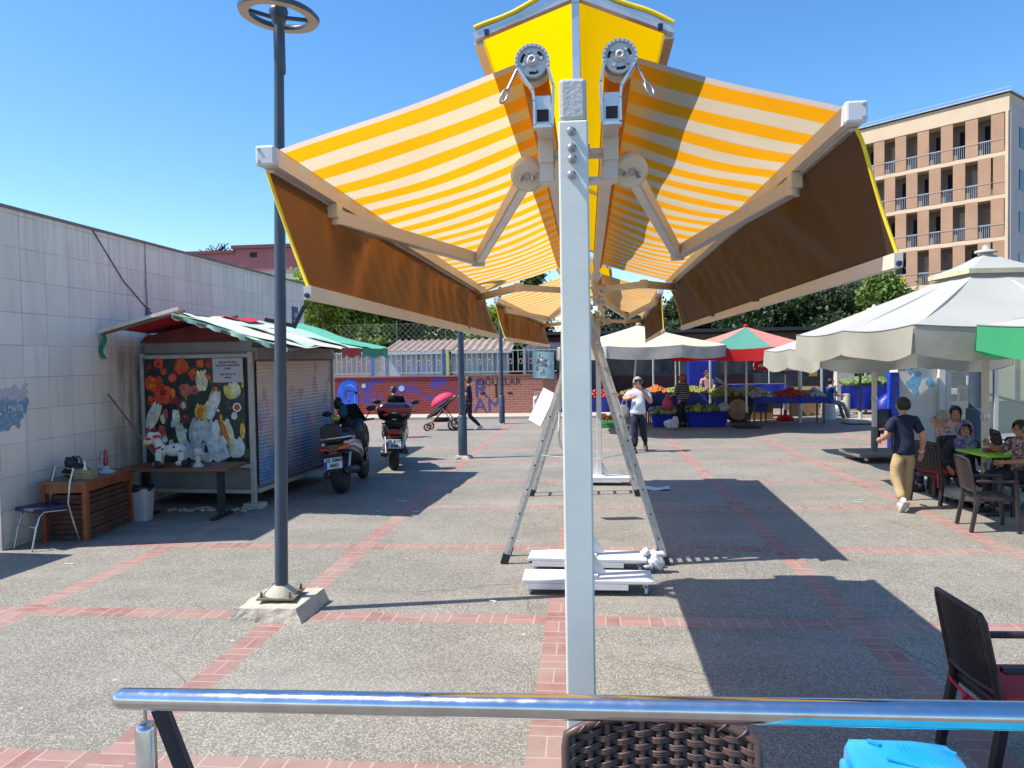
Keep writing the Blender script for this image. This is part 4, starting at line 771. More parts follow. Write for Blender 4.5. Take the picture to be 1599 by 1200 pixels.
# ================================================================ scooters
def scooter(label, p, rz, lean, plate_text, silver, topbox, group):
    t = thing('motor_scooter', label, 'scooter', p, rz, group); t.rotation_euler = (0, lean, rz)
    sb = mat('black_gloss_fairing', (.008, .008, .01), .22, 0, .1, 3, coat=.4); sv = mat('silver_fairing', (.4, .41, .44), .3, .6, .06, 3) if silver else sb
    txm = mat('scooter_matt_black', (.02, .02, .022), .6, 0, .1, 12)
    for k, y in enumerate((0, 1.55)):
        tw = .085 if k == 0 else .06
        w = MB().lathe([(.17, -tw), (.25, -tw), (.3, -tw*.7), (.315, 0), (.3, tw*.7), (.25, tw), (.17, tw)], (0, y, .315), (1, 0, 0), 28).build('wheel', rubber, t)
        m = MB().lathe([(.175, -tw*.7), (.18, 0), (.175, tw*.7)], (0, y, .315), (1, 0, 0), 24, cap=False).lathe([(.05, -tw*.9), (.055, tw*.9)], (0, y, .315), (1, 0, 0), 14)
        for q in range(5):
            a = 2*math.pi*q/5; m.bar((tw*.3, y + .04*math.cos(a), .315 + .04*math.sin(a)), (tw*.3, y + .175*math.cos(a), .315 + .175*math.sin(a)), .03, .05, up=(1, 0, 0))
        m.build('rim', alu, w)
    # tail and underseat
    MB().loft([(-.22, 0, .8, .1, .06), (-.14, 0, .79, .15, .1), (.15, 0, .76, .19, .15), (.5, 0, .7, .2, .2), (.75, 0, .58, .19, .22), (.85, 0, .45, .17, .14)], 20, p=2.8).build('tail_fairing', sb, t)
    for s in (-1, 1):
        MB().loft([(-.1, s*.15, .84, .03, .05), (.2, s*.185, .82, .03, .08), (.6, s*.2, .72, .03, .11), (.8, s*.18, .58, .02, .08)], 12).build('side_panel', sv, t)
    MB().loft([(-.12, 0, .93, .12, .05), (.15, 0, .95, .17, .07), (.45, 0, .92, .17, .07), (.55, 0, .86, .15, .06), (.85, 0, .82, .13, .06)], 16, p=3).build('seat', txm, t)
    MB().tube([(-.13, -.02, .92), (-.17, -.2, .93), (-.15, -.27, .95)] if 0 else [(-.15, .2, .9), (-.2, .0, .96), (-.2, -.18, .96), (-.15, -.24, .93), (-.12, .1, .9)], .012, 6) if 0 else None
    MB().tube([(-.19, .35, .9), (-.2, .0, .95), (-.16, -.2, .96), (0, -.25, .965), (.16, -.2, .96), (.2, 0, .95), (.19, .35, .9)], .016, 8).build('grab_rail', alu if silver else sb, t)
    # floor, leg shield, front
    MB().box((0, 1.0, .36), (.36, .5, .08), bev=.03).build('footboard', txm, t)
    MB().loft([(1.1, 0, .5, .17, .22), (1.22, 0, .75, .2, .36), (1.4, 0, .85, .2, .3), (1.62, 0, .82, .12, .16), (1.72, 0, .8, .05, .07)], 18, p=2.6).build('front_fairing', sb, t)
    for s in (-1, 1): MB().tube([(s*.07, 1.55, .315), (s*.07, 1.4, .75)], .028, 8).build('fork', steel, t)
    MB().loft([(1.3, 0, .55, .08, .07), (1.55, 0, .66, .09, .05), (1.8, 0, .5, .08, .05)], 12).build('front_mudguard', sb, t)
    MB().tube([(-.36, 1.12, 1.13), (-.26, 1.14, 1.13), (-.1, 1.25, 1.1), (.1, 1.25, 1.1), (.26, 1.14, 1.13), (.36, 1.12, 1.13)], .017, 8).build('handlebar', txm, t)
    for s in (-1, 1): MB().tube([(s*.2, 1.22, 1.12), (s*.3, 1.18, 1.28)], .008, 6).ball((s*.33, 1.16, 1.33), (.075, .02, .05), 12, 8).build('mirror', black_plastic, t)
    MB().grid(lambda a, b: V(((a - .5)*.42*(1 - .4*b), 1.5 - .25*b - .5*(a - .5)**2, 1.1 + .36*b)), 8, 6).build('windscreen', mat('smoked_screen', (.03, .035, .045), .12, 0, .05, 3), t)
    # lights
    m = MB()
    if silver:
        for s in (-1, 1): m.loft([(-.235, s*.12, .79, .05, .02), (-.21, s*.135, .8, .07, .035), (-.1, s*.17, .82, .035, .03)], 10, mi=0 if s > 0 else 1)
        m.box((0, -.235, .72), (.1, .02, .03), mi=1)
    else:
        m.box((0, -.215, .79), (.19, .05, .08), mi=1, bev=.012).box((0, -.24, .69), (.1, .02, .025), mi=1)
    m.build('tail_light', [mat('orange_lens', (.75, .1, .01), .2, 0, .1, 20), mat('red_lens', (.5, .012, .015), .2, 0, .1, 20)], t)
    MB().bar((0, -.2, .72), (0, -.36, .42), .2, .02).build('rear_mudguard', txm, t)
    pl = MB().box((0, 0, 0), (.24, .008, .19), bev=.003).build('number_plate', mat('plate_white', (.62, .62, .6), .4, 0, .05, 4), t); pl.location = (0, -.33, .56); pl.rotation_euler = (R(-22), 0, 0)
    MB().box((-.1, -.0055, -.03), (.035, .002, .12)).build('blue_strip', blue_plastic, pl)
    text('lettering', plate_text[0], .09, dtxt, pl, (.012, -.0055, .045), bold=.002, sx=.8); text('lettering', plate_text[1], .09, dtxt, pl, (.015, -.0055, -.045), bold=.002, sx=.9)
    # engine, exhaust
    MB().loft([(-.05, -.14, .34, .05, .09), (.2, -.14, .38, .07, .12), (.55, -.1, .42, .09, .12)], 12).lathe([(.07, -.04), (.075, .03), (.04, .05)], (-.17, 0.0, .33), (-1, 0, 0), 14).build('engine_case', mat('engine_grey', (.06, .06, .065), .5, .4, .15, 8), t)
    MB().tube([(.17, -.25, .42), (.18, .1, .37), (.17, .3, .34)], [.055, .075, .05], 14).tube([(.17, -.26, .42), (.17, -.27, .42)], .03, 10).tube([(.17, .3, .34), (.1, .55, .3)], .022, 8).build('exhaust', mat('exhaust_black', (.03, .03, .033), .45, .5, .15, 9), t)
    for s in (-1, 1): MB().tube([(s*.12, -.08, .34), (s*.14, .12, .68)], .028, 8).build('rear_shock', steel, t)
    if topbox:
        MB().box((0, -.12, .99), (.28, .24, .03)).build('box_rack', txm, t)
        bx = MB().loft([(.02, 0, 0, .17, .12), (.06, 0, 0, .24, .15), (.18, 0, 0, .28, .17), (.27, 0, 0, .28, .17), (.35, 0, 0, .24, .14), (.38, 0, 0, .19, .1)], 26, axis='Z', p=3.4).build('top_box', sb, t); bx.location = (0, -.14, 1.0)
        MB().prism([(-.26, .235), (.26, .235), (.24, .29), (-.24, .29)], (-.155, -.185), lambda a, b, h: V((a, h + .0, b))).build('reflector_band', mat('red_lens', (.5, .012, .015), .2), bx)
        MB().prism([(-.17, .3), (.17, .3), (.15, .365), (-.15, .365)], (-.13, -.15), lambda a, b, h: V((a, h, b))).build('blue_lid_patch', mat('blue_lid_patch', (.02, .05, .35), .3), bx)
        for s in (-1, 1): MB().ball((s*.14, -.168, .15), (.045, .016, .032), 10, 7).build('reflector', mat('bright_red_reflector', (.75, .02, .02), .25), bx)
        MB().box((0, -.175, .19), (.07, .01, .012)).box((0, -.175, .06), (.07, .01, .012)).build('emblem', alu, bx)
    else:
        MB().bar((0, -.17, .95), (0, -.2, 1.05), .1, .03).build('backrest_stay', txm, t)
        b = MB().loft([(-.04, 0, 0, .13, .11), (.0, 0, 0, .15, .13), (.04, 0, 0, .13, .11)], 16, p=3).build('passenger_backrest', txm, t); b.location = (0, -.2, 1.08)
    t.scale = (1.36, 1.1, 1.07)
    return t
sg = 'scooters parked beside the kiosk'
p = gr(536, 770); scooter('silver and black scooter with orange tail lamps parked against the kiosk shutter', (p.x, p.y, 0), R(4), R(-7), ('35 BMR', '480'), True, False, sg)
o = MB().ball((0, 0, .07), (.17, .2, .13), 14, 9, jit=.5, seed=1).ball((.08, .25, .12), (.17, .2, .16), 14, 9, jit=.5, seed=4).ball((.0, .5, .02), (.26, .16, .34), 14, 9, jit=.45, seed=6).build('jacket', blk); o.location = (p.x - .08, p.y + .45, .95); tag(o, 'black jacket heaped on the seat of the silver scooter', 'jacket')
p = gr(615, 733); scooter('black scooter with large rear top box parked on the open side', (p.x, p.y, 0), R(13), R(2), ('35 BYC', '848'), False, True, sg)
t = thing('mop_bucket_stand', 'dark upright post with yellow cloth and teal rag at the kiosk far corner', 'post', (-5.02, 14.7, 0))
MB().tube([(0, 0, 0), (0, 0, 1.25)], .05, 10).build('post', black_plastic, t); MB().ball((-.02, -.05, 1.27), (.09, .07, .05), 10, 7, jit=.4, seed=3).build('yellow_cloth', mat('yellow_cloth', (.6, .55, .08), .8), t); MB().ball((.12, 0, 1.42), (.1, .08, .15), 10, 8, jit=.3, seed=7).build('teal_rag', mat('teal_rag', (.01, .12, .16), .8), t); MB().ball((.03, 0, 1.56), (.09, .08, .12), 10, 8, jit=.3, seed=9).build('black_bag', blk, t)
# unseen square canopy, added off to the left to cast a shadow into view
t = thing('shadow_canopy', 'unseen square canopy added left of the view to cast a shadow', 'parasol', (-9.1, 7.8, 0)); MB().tube([(0, 0, 0), (0, 0, 2.5)], .03, 10).build('pole', steel, t)
MB().add([(-.85, -.8, 2.35), (.8, -.9, 2.35), (.95, .8, 2.35), (-.8, .9, 2.35), (0, 0, 2.8)], [(0, 1, 4), (1, 2, 4), (2, 3, 4), (3, 0, 4)]).build('canopy', twm, t)
# ================================================================ graffiti brick wall, fence, sheds
def brick_mat():
    t = NT('red_brick_wall'); g = t.geo(); x, y, z = t.sep(g); v = t.comb(x, z)
    b = t.new('TexBrick'); t.put(b.inputs['Vector'], v); b.inputs['Scale'].default_value = 1; b.inputs['Brick Width'].default_value = .34; b.inputs['Row Height'].default_value = .105; b.inputs['Mortar Size'].default_value = .014
    t.put(b.inputs['Color1'], (.27, .045, .032)); t.put(b.inputs['Color2'], (.36, .085, .06)); t.put(b.inputs['Mortar'], (.42, .27, .22))
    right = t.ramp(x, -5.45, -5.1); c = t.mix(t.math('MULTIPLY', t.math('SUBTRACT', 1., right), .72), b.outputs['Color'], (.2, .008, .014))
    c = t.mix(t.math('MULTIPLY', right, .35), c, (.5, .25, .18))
    bl = t.math('MULTIPLY', t.math('MULTIPLY', t.math('LESS_THAN', t.math('ABSOLUTE', t.math('ADD', x, 7.9)), 2.3), t.ramp(t.noise(t.map(v, (.7, 1.6, 1)), 1.9, 5, .65), .5, .56)), t.ramp(z, .35, .6)); c = t.mix(t.math('MULTIPLY', bl, .75), c, (.03, .06, .34))
    t.set(c, .85); t.bump(b.outputs['Fac'], .4, .012); return t.m
BY = 31.9; BX0, BX1, BH = -13.5, -1.3, 1.68
t = thing('brick_wall', 'low red brick wall with blue and black graffiti across the back of the square', 'wall', (-6, BY, 0)); BO = V((-6, BY, 0))
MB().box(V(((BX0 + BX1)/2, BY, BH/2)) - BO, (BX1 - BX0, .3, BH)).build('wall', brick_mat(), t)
MB().box(V(((BX0 + BX1)/2, BY, BH + .03)) - BO, (BX1 - BX0 + .02, .36, .06)).build('coping', mat('red_coping', (.3, .1, .08), .8, 0, .15, 3), t)
gb_ = mat('bright_blue_spray', (.015, .11, .62), .6, 0, .35, 2); gw = mat('pale_blue_spray', (.35, .5, .72), .6, 0, .1, 3); gk = mat('black_spray', (.02, .014, .02), .6, 0, .1, 3); gd = mat('dark_blue_spray', (.06, .06, .24), .6, 0, .2, 3)
def gx(u, v): return at(u, v, BY - .155) - BO
p = gx(543, 620); 
text('graffiti', 'G', 1.5, gb_, t, p + V((0, -.004, 0)), bold=.16, sx=.72); text('graffiti', 'G', 1.28, gw, t, p + V((0.02, -.007, .02)), bold=-.0, sx=.75); text('graffiti', 'G', 1.2, gb_, t, p + V((0, -.009, 0)), bold=.03, sx=.75)
for s_, u, v, sz, m_, o_ in (('R', 751, 609, 1.05, gd, 0), ('AM', 762, 634, .85, gd, 0), ('OĞUZLAR', 779, 597, .4, gk, 0), ('- 1 -', 775, 612, .85, gk, 0)):
    text('graffiti', s_, sz, m_, t, gx(u, v) + V((0, -.004 - .003*o_, 0)), bold=0, sx=1.0)
for u, v, r in ((568, 603, .1), (627, 607, .13)): MB().lathe([(r, 0), (r, .003)], gx(u, v) + V((0, -.002, 0)), (0, -1, 0), 12).build('graffiti', gw if r > .11 else pap, t)
t = thing('railing_fence', 'pale metal railing fence with ornaments standing on the brick wall', 'fence', (-6, BY + .05, BH + .06)); pf = mat('pale_green_fence_paint', (.42, .5, .46), .5, 0, .1, 4)
X0, X1 = BX0 + 6, BX1 + 6
m = MB().bar((X0, 0, .12), (X1, 0, .12), .04, .04).bar((X0, 0, 1.02), (X1, 0, 1.02), .04, .04).build('rails', pf, t)
m = MB()
n = int((X1 - X0)/.22)
for i in range(n): x = X0 + .22*i; m.bar((x, 0, .08), (x, 0, 1.08), .026, .026)
m.build('bars', pf, t)
m = MB()
for i in range(0, n, 2):
    x = X0 + .22*i + .11; m.tube([(x + .07*math.cos(a), 0, .55 + .11*math.sin(a)) for a in [2*math.pi*q/10 for q in range(10)]], .016, 5, closed=True)
m.build('ornaments', mat('pink_fence_ornament', (.5, .28, .25), .6), t)
for u, col, nm in ((581, (.05, .2, .5), 'blue_post_paint'), (600, (.35, .42, .5), 'pale_post_paint'), (693, (.03, .1, .3), 'deep_blue_post_paint'), (699, (.5, .5, .12), 'yellow_post_paint'), (819, (.3, .33, .38), 'grey_post_paint')):
    q = at(u, 580, BY); MB().box((q.x + 6, 0, .55), (.11, .1, 1.15)).build('post', mat(nm, col, .5), t)
t = thing('banner', 'pale teal picture banner tied to the railing above the brick wall', 'banner', tuple(at(848, 570, BY - .24))); 
MB().grid(lambda a, b: V((-.44 + .9*a, .02*math.sin(a*7), -.6 + 1.12*b + .06*(1 - a)*1)), 10, 6).build('cloth', mat('teal_banner', (.28, .42, .44), .7, 0, .15, 3), t)
m = MB(); rd = random.Random(8)
for i in range(16): m.ball((rd.uniform(-.26, .3), -.03, rd.uniform(-.3, .4)), (rd.uniform(.04, .13), .004, rd.uniform(.03, .12)), 9, 6, jit=.5, seed=i, mi=i % 2)
m.build('printed_picture', [mat('grey_print', (.13, .16, .18), .7, 0, .3, 12), mat('pale_print', (.42, .45, .46), .7, 0, .2, 12)], t)
shw = mat('white_cladding_panel', (.56, .6, .62), .5, 0, .05, 3, dirt=.15); rfm = mat('weathered_corrugated_roof', (.3, .23, .2), .7, .1, .25, 4, dirt=.4)
def shed(X0, X1, Y, h, label, m_=shw):
    t = thing('metal_shed', label, 'shed', ((X0 + X1)/2, Y, 0)); w = X1 - X0
    MB().box((0, 1.2, h/2), (w, 2.4, h)).build('wall', m_, t)
    m = MB(); n = int(w/.62)
    for i in range(n + 1): m.box((-w/2 + w*i/n, -.012, h/2), (.025, .02, h - .1))
    m.build('panel_seams', mat('dark_seam', (.25, .28, .3), .6), t)
    m = MB(); k = int(w/.3)
    m.grid(lambda a, b: V((-w/2 - .15 + (w + .3)*a, -.35 + 3.2*b, h + .05 + .62*b + .05*math.sin(a*k*2*math.pi))), k*6, 1); m.build('corrugated_roof', rfm, t)
    MB().box((0, -.33, h - .02), (w + .3, .04, .1)).build('fascia', mat('white_fascia', (.6, .62, .62), .5), t); return t
shed(-9.35, -6.35, 34.6, 2.75, 'white panelled shed with corrugated roof behind the railing, left one'); shed(-6.25, -3.6, 34.6, 2.75, 'white panelled shed with corrugated roof behind the railing, right one beside the conifer', mat('greenish_cladding_panel', (.5, .55, .5), .5, 0, .05, 3, dirt=.15))
t = thing('low_pink_house', 'low pinkish rendered house behind the railing beyond the kiosk', 'building', (-11.4, 36, 0)); MB().box((0, 1.5, 1.35), (3.6, 3, 2.7)).build('wall', mat('pink_render', (.5, .38, .34), .8, 0, .1, 2), t); MB().box((0, 1.5, 2.75), (3.9, 3.3, .12)).build('roof', rfm, t)
t = thing('wire_fence', 'thin wire mesh fence with posts rising behind the white sheds', 'fence', (-7, 37.6, 0)); m = MB()
for i in range(60):
    x = -6 + .28*i; m.bar((x, 0, 3.3), (x + .95, 0, 4.25), .014, .014).bar((x + .95, 0, 3.3), (x, 0, 4.25), .014, .014)
m.bar((-6, 0, 4.25), (10, 0, 4.25), .02, .02).build('mesh', mat('wire_grey', (.2, .2, .18), .6), t)
m = MB()
for x in (-2.6, -.1, 2.8): m.tube([(x, 0, 0), (x, 0, 4.45)], .035, 7)
m.build('post', mat('fence_post_brown', (.12, .1, .08), .7), t)
# bits at the foot of the wall
p = gr(789, 648); t = thing('shopping_crate_stack', 'black crates with bright blue tarp stacked beside the graffiti wall', 'crates', (p.x, p.y, 0)); MB().box((0, 0, .28), (.75, .5, .56), bev=.02).build('black_crate', black_plastic, t); MB().ball((0, 0, .62), (.38, .26, .14), 14, 8, jit=.4, seed=2).build('blue_tarp', mat('azure_tarp', (.01, .2, .55), .4), t)
p = gr(810, 648); t = thing('plastic_crate', 'dark blue crate with pale contents beside the blue tarp', 'crate', (p.x, p.y, 0)); m = MB()
for sx in (-1, 1): m.box((sx*.35, 0, .17), (.03, .45, .3))
for sy in (-1, 1): m.box((0, sy*.22, .08), (.7, .03, .12)).box((0, sy*.22, .28), (.7, .03, .06))
m.box((0, 0, .03), (.7, .45, .04)).build('crate_body', mat('indigo_plastic', (.02, .03, .16), .5), t); MB().ball((0, 0, .2), (.3, .18, .08), 10, 7, jit=.5, seed=3).build('contents', pap, t)
t = thing('shopping_trolley', 'small wire trolley with red bag against the end of the brick wall', 'trolley', tuple(gr(848, 652))); m = MB()
for i in range(7):
    m.bar((-.32 + .1*i, -.2, .5), (-.34 + .11*i, -.22, 1.05), .014, .014).bar((-.32 + .1*i, .2, .5), (-.34 + .11*i, .22, 1.05), .014, .014)
for z in (.5, .7, .9, 1.05): m.bar((-.34, -.21, z), (.34, -.21, z), .016, .016).bar((-.34, .21, z), (.34, .21, z), .016, .016)
for x in (-.28, .28): m.bar((x, 0, .05), (x, 0, .5), .02, .3)
m.build('wire_cage', alu, t); MB().ball((.06, 0, .72), (.22, .17, .2), 12, 8, jit=.3, seed=2).build('red_bag', mat('red_bag', (.42, .02, .05), .6), t); MB().ball((-.28, -.1, .6), (.12, .1, .3), 10, 8, jit=.4, seed=5).build('white_bag', mat('translucent_white_bag', (.6, .6, .58), .5), t); MB().bar((-.36, 0, 1.12), (.36, 0, 1.12), .04, .04).build('handle', mat('red_bag', (.42, .02, .05), .6), t)
for i, (u, v, r) in enumerate(((745, 648, .2), (755, 645, .25), (764, 648, .16), (735, 648, .15))):
    p = gr(u, v); o = MB().box((0, 0, r*.4), (r*2.2, r*1.4, r*.8), R(10*i), bev=.04).build('stone_block', conc, None, (p.x, p.y, .0)); tag(o, 'rough stone block lying at the foot of the graffiti wall', 'block', 'stone blocks by the wall')

# ================================================================ trees
def leaf_mat(name, c1, c2):
    t = NT(name); g = t.geo(); oi = t.new('NewGeometry')
    rp = oi.outputs['Random Per Island']; c = t.mix(rp, c1, c2); n = t.ramp(t.noise(g, .6, 3), .35, .65, .7, 1.25); c = t.mix(1., c, t.comb(n, n, n), 'MULTIPLY'); t.set(c, .55)
    tr = t.new('BsdfTranslucent'); t.put(tr.inputs[0], c); mx = t.new('MixShader'); mx.inputs[0].default_value = .4
    t.l.new(t.p.outputs[0], mx.inputs[1]); t.l.new(tr.outputs[0], mx.inputs[2]); t.l.new(mx.outputs[0], t.out.inputs[0]); return t.m
bark = mat('tree_bark', (.1, .075, .05), .9, 0, .25, 5, .5, 20, .02)
def crown_mesh(name, blobs, n, ls, m_, seed, up=.3):
    r = np.random.RandomState(seed); w = np.array([b[1][0]*b[1][1]*b[1][2] for b in blobs])**.7; w /= w.sum(); idx = r.choice(len(blobs), n, p=w)
    c = np.array([b[0] for b in blobs])[idx]; rad = np.array([b[1] for b in blobs])[idx]
    d = r.normal(size=(n, 3)); d /= np.linalg.norm(d, axis=1)[:, None]
    # sprays: cluster leaves round twig tips
    q = r.uniform(.45, 1.08, n)**.6; k = 260*len(blobs); tips = r.normal(size=(k, 3)); tips /= np.linalg.norm(tips, axis=1)[:, None]
    ti = r.randint(0, k, n); d = tips[ti]*1. ; p = c + d*rad*q[:, None] + r.normal(size=(n, 3))*ls*1.5
    nn = d*.6 + r.normal(size=(n, 3))*.7 + np.array([0, 0, up]); nn /= np.linalg.norm(nn, axis=1)[:, None]
    a = np.cross(nn, r.normal(size=(n, 3))); a /= np.linalg.norm(a, axis=1)[:, None]; b = np.cross(nn, a); s = ls*r.uniform(.6, 1.5, n)[:, None]
    vs = np.stack([p - a*s, p + b*s*.5, p + a*s, p - b*s*.5], 1).reshape(-1, 3)
    me = bpy.data.meshes.new(name); me.vertices.add(4*n); me.vertices.foreach_set('co', vs.astype(np.float32).ravel()); me.loops.add(4*n); me.loops.foreach_set('vertex_index', np.arange(4*n, dtype=np.int32)); me.polygons.add(n); me.polygons.foreach_set('loop_start', np.arange(0, 4*n, 4, dtype=np.int32)); me.polygons.foreach_set('loop_total', np.full(n, 4, dtype=np.int32)); me.materials.append(m_); me.update(calc_edges=True); return me
def tree(name, label, p, h, blobs, n, ls, m_, seed, tr=.16, group=None, limbs=True):
    t = thing(name, label, 'tree', p, 0, group); o = bpy.data.objects.new('crown', crown_mesh('crown', blobs, n, ls, m_, seed)); C.objects.link(o); o.parent = t
    rd = random.Random(seed); m = MB(); top = max(b[0][2] for b in blobs); bz = min(b[0][2] - b[1][2] for b in blobs)
    m.tube([(0, 0, 0), (.05, .02, bz*.5), (.0, -.05, max(bz, .5)), (.1, 0, top)], [tr*1.3, tr, tr*.85, tr*.2], 9)
    if limbs:
        for b in blobs: z = max(.8, bz*.8 + rd.random()*.6); q = V(b[0]); m.tube([(0, 0, z), q*.5 + V((0, 0, z*.5)), q], [tr*.55, tr*.35, tr*.1], 6)
    m.build('trunk', bark, t); return t
lf1 = leaf_mat('bright_green_leaves', (.11, .19, .015), (.26, .37, .05)); lf2 = leaf_mat('mid_green_leaves', (.06, .12, .015), (.17, .26, .05)); lf3 = leaf_mat('dark_evergreen_leaves', (.015, .035, .014), (.06, .1, .03)); lf4 = leaf_mat('conifer_needles', (.03, .06, .014), (.09, .15, .03))
def blobset(seed, n, cx, cy, cz, rx, ry, rz, s):
    rd = random.Random(seed); return [((cx + rd.uniform(-rx, rx), cy + rd.uniform(-ry, ry), cz + rd.uniform(-rz, rz)), (s*rd.uniform(.7, 1.25), s*rd.uniform(.7, 1.2), s*rd.uniform(.55, .95))) for _ in range(n)]
tree('leafy_tree', 'bright green leafy tree just right of the tiled building end', (-14.6, 43, 0), 7, blobset(3, 13, .6, 0, 5.0, 3.0, 1.5, 2.0, 1.5), 20000, .14, lf1, 3, .2)
tree('leafy_tree', 'mid green broad tree behind the white sheds under the near awning', (-10.4, 44, 0), 7, blobset(5, 11, 0, 0, 4.3, 2.9, 1.5, 1.4, 1.35), 14000, .13, lf2, 4, .2)
tree('leafy_tree', 'light green tree between the thin lamp pole and the conifer', (-4.9, 41, 0), 6, blobset(9, 8, 0, 0, 4.0, .9, .8, 1.6, .95), 8000, .12, lf1, 5, .15)
cb = [((0, 0, 1.2 + .62*i), (1.15 - .1*i + .12*((i*7) % 3), 1.1 - .1*i, .62)) for i in range(9)]
tree('conifer', 'dark shaggy conifer behind the railing fence beside the far awning', (-2.6, 36.2, 0), 6, cb, 14000, .1, lf4, 6, .15, limbs=False)
for i, (x, y, z, rx, rz, s, m_, lb) in enumerate([(3.4, 44, 4.2, 1.6, 1.5, 1.3, lf3, 'dark evergreen tree above the cream stall parasol'), (7.0, 46, 4.4, 1.8, 1.6, 1.35, lf3, 'dark evergreen tree above the red and green parasol'), (10.6, 45, 4.7, 1.9, 1.6, 1.4, lf3, 'dark dense tree right of the red and green parasol peak'), (14.0, 46, 5.0, 1.9, 1.7, 1.4, lf3, 'dark bushy tree left of the white umbrella slope'), (15.9, 42, 5.0, 1.3, 1.4, 1.1, lf2, 'lighter green tree in front of the apartment block foot')]):
    tree('evergreen_tree', lb, (x, y, 0), 6, blobset(20 + i, 10, 0, 0, z - .7, rx, 1.2, rz, s), 12000, .13, m_, 30 + i, .2, 'trees behind the market')
    tree('evergreen_tree', lb + ', lower growth', (x - 1.4, y - 1.2, 0), 4, blobset(70 + i, 7, 0, 0, 2.6, 1.5, .8, 1.2, 1.15), 7000, .13, lf3, 80 + i, .14, 'trees behind the market') if i < 5 else None

# ================================================================ far buildings
redw = mat('faded_red_render', (.4, .15, .15), .85, 0, .1, .6, dirt=.15); dkc = mat('dark_red_cornice', (.16, .06, .08), .8); whb = mat('white_band', (.55, .5, .48), .8)
t = thing('red_building', 'faded red building with stepped dark cornice beyond the tiled wall', 'building', (-27, 60, 0)); MB().box((-1.2, 4, 5.0), (12, 8, 10.0)).build('lower_wall', whb, t)
m = MB().box((-4.4, 4, 10.75), (5.0, 8, 1.5)).box((1.6, 4, 10.9), (7.0, 8.1, 1.8)); m.build('upper_wall', redw, t); MB().box((-4.4, 3.9, 11.6), (5.2, 8.2, .25)).box((1.6, 3.9, 11.95), (7.2, 8.4, .28)).build('cornice', dkc, t)
for x in (-.2, 3.8): MB().box((x, -.06, 11.3), (.6, .06, .4)).build('window', opening_dark, t)
for x, y, z in ((-5, 59.5, 11.7),):
    pass
o = MB(); rd = random.Random(12)
for i in range(30): a = V((-31.2 + rd.uniform(-.2, .2)*3, 62, 11.6)); o.bar(a, a + V((rd.uniform(-1.4, 1.4), 0, rd.uniform(.3, 1.1))), .06, .06)
tag(o.build('roof_shrub', lf3, None), 'small scrubby plant growing on the red building roof', 'plant')
tan = None
def slat_mat():
    t = NT('tan_slatted_shutters'); o = t.obj(); x, y, z = t.sep(o); s = t.math('FRACT', t.math('MULTIPLY', x, 7.)); c = t.mix(t.math('LESS_THAN', s, .2), (.35, .215, .135), (.265, .16, .1)); n = t.ramp(t.noise(o, .7, 4), .3, .7, .9, 1.1); c = t.mix(1., c, t.comb(n, n, n), 'MULTIPLY'); t.set(c, .7); return t.m
slat = slat_mat(); crm = mat('cream_render', (.54, .43, .31), .85, 0, .06, .5, dirt=.1); shade_w = mat('shaded_recess_wall', (.2, .17, .14), .8, 0, .2, .6); glassd = mat('dark_window_glass', (.015, .02, .03), .08, 0, .1, 2)  # recess wall coloured darker than the cream, balcony shade put into the colour
A = thing('apartment_block', 'tall cream apartment block with tan slatted shutters and staggered balconies', 'building', (31.2, 60, 0), R(134)); FH = 3.15; ZT = 21.4; N = 12; PER = 1.77
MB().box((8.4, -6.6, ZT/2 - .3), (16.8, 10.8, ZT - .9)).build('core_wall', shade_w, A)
MB().box((8.4, -6, ZT - .65), (17.1, 12.2, 1.3)).build('parapet', crm, A); MB().box((8.4, -5.9, ZT + .12), (17.4, 12.4, .06)).box((8.4, .2, ZT + .42), (17.4, .03, .03)).build('roof_rail', mat('pale_metal_rail', (.5, .5, .52), .4, .5), A)
for k in range(7):
    z = ZT - 1.3 - FH*(k + 1); MB().box((8.4, -.75, z + .1), (17, 1.6, .32)).build('floor_slab', crm, A)
    MB().box((8.4, .1, z + 1.2), (16.8, .018, .018)).build('cable_rail', mat('pale_metal_rail', (.5, .5, .52), .4, .5), A)
curtain = mat('drawn_curtain', (.38, .34, .28), .8, 0, .2, 3); blind = mat('lowered_blind', (.25, .2, .15), .7, 0, .2, 2); nb = 0; rails = mat('balcony_rail_metal', (.3, .33, .4), .45, .4)
for k in range(6):
    z = ZT - 1.3 - FH*(k + 1); off = 0.0 if k % 2 == 0 else PER*.5
    for i in range(9):
        x = .2 + off + i*PER
        if k % 2 == 1 and i == 0: MB().box((.5, .02, z + 1.7), (.86, .09, 2.86)).build('shutter', slat, A)
        MB().box((x + .44, .02, z + 1.7), (.88, .09, 2.86)).build('shutter', slat, A)
        if nb < 98:
            xo = x + 1.325; nb += 1; w = MB().box((xo, -1.18, z + 1.5), (.8, .06, 2.3)).build('balcony_door', (glassd, glassd, curtain, glassd, blind)[(i*3 + k*2) % 5], A); m = MB()
            for q in range(7): m.box((xo - .42 + .14*q, -.02, z + .75), (.03, .03, .98))
            m.box((xo, -.02, z + 1.26), (.92, .06, .05)).build('railing', rails, w)
            if (i, k) in ((5, 0), (4, 2), (3, 3)): MB().box((xo, .03, z + .85), (.8, .04, .8)).build('hanging_laundry', mat(('yellow_laundry', 'red_laundry', 'blue_laundry')[(i + k) % 3], ((.4, .32, .06), (.3, .05, .08), (.2, .3, .42))[(i + k) % 3], .8), w)
MB().box((-.12, -6, ZT/2 - .2), (.22, 12, ZT - 1)).build('side_wall', mat('shaded_side_render', (.42, .4, .4), .85, 0, .08, .6), A)  # side face painted greyer than the cream front for its shade
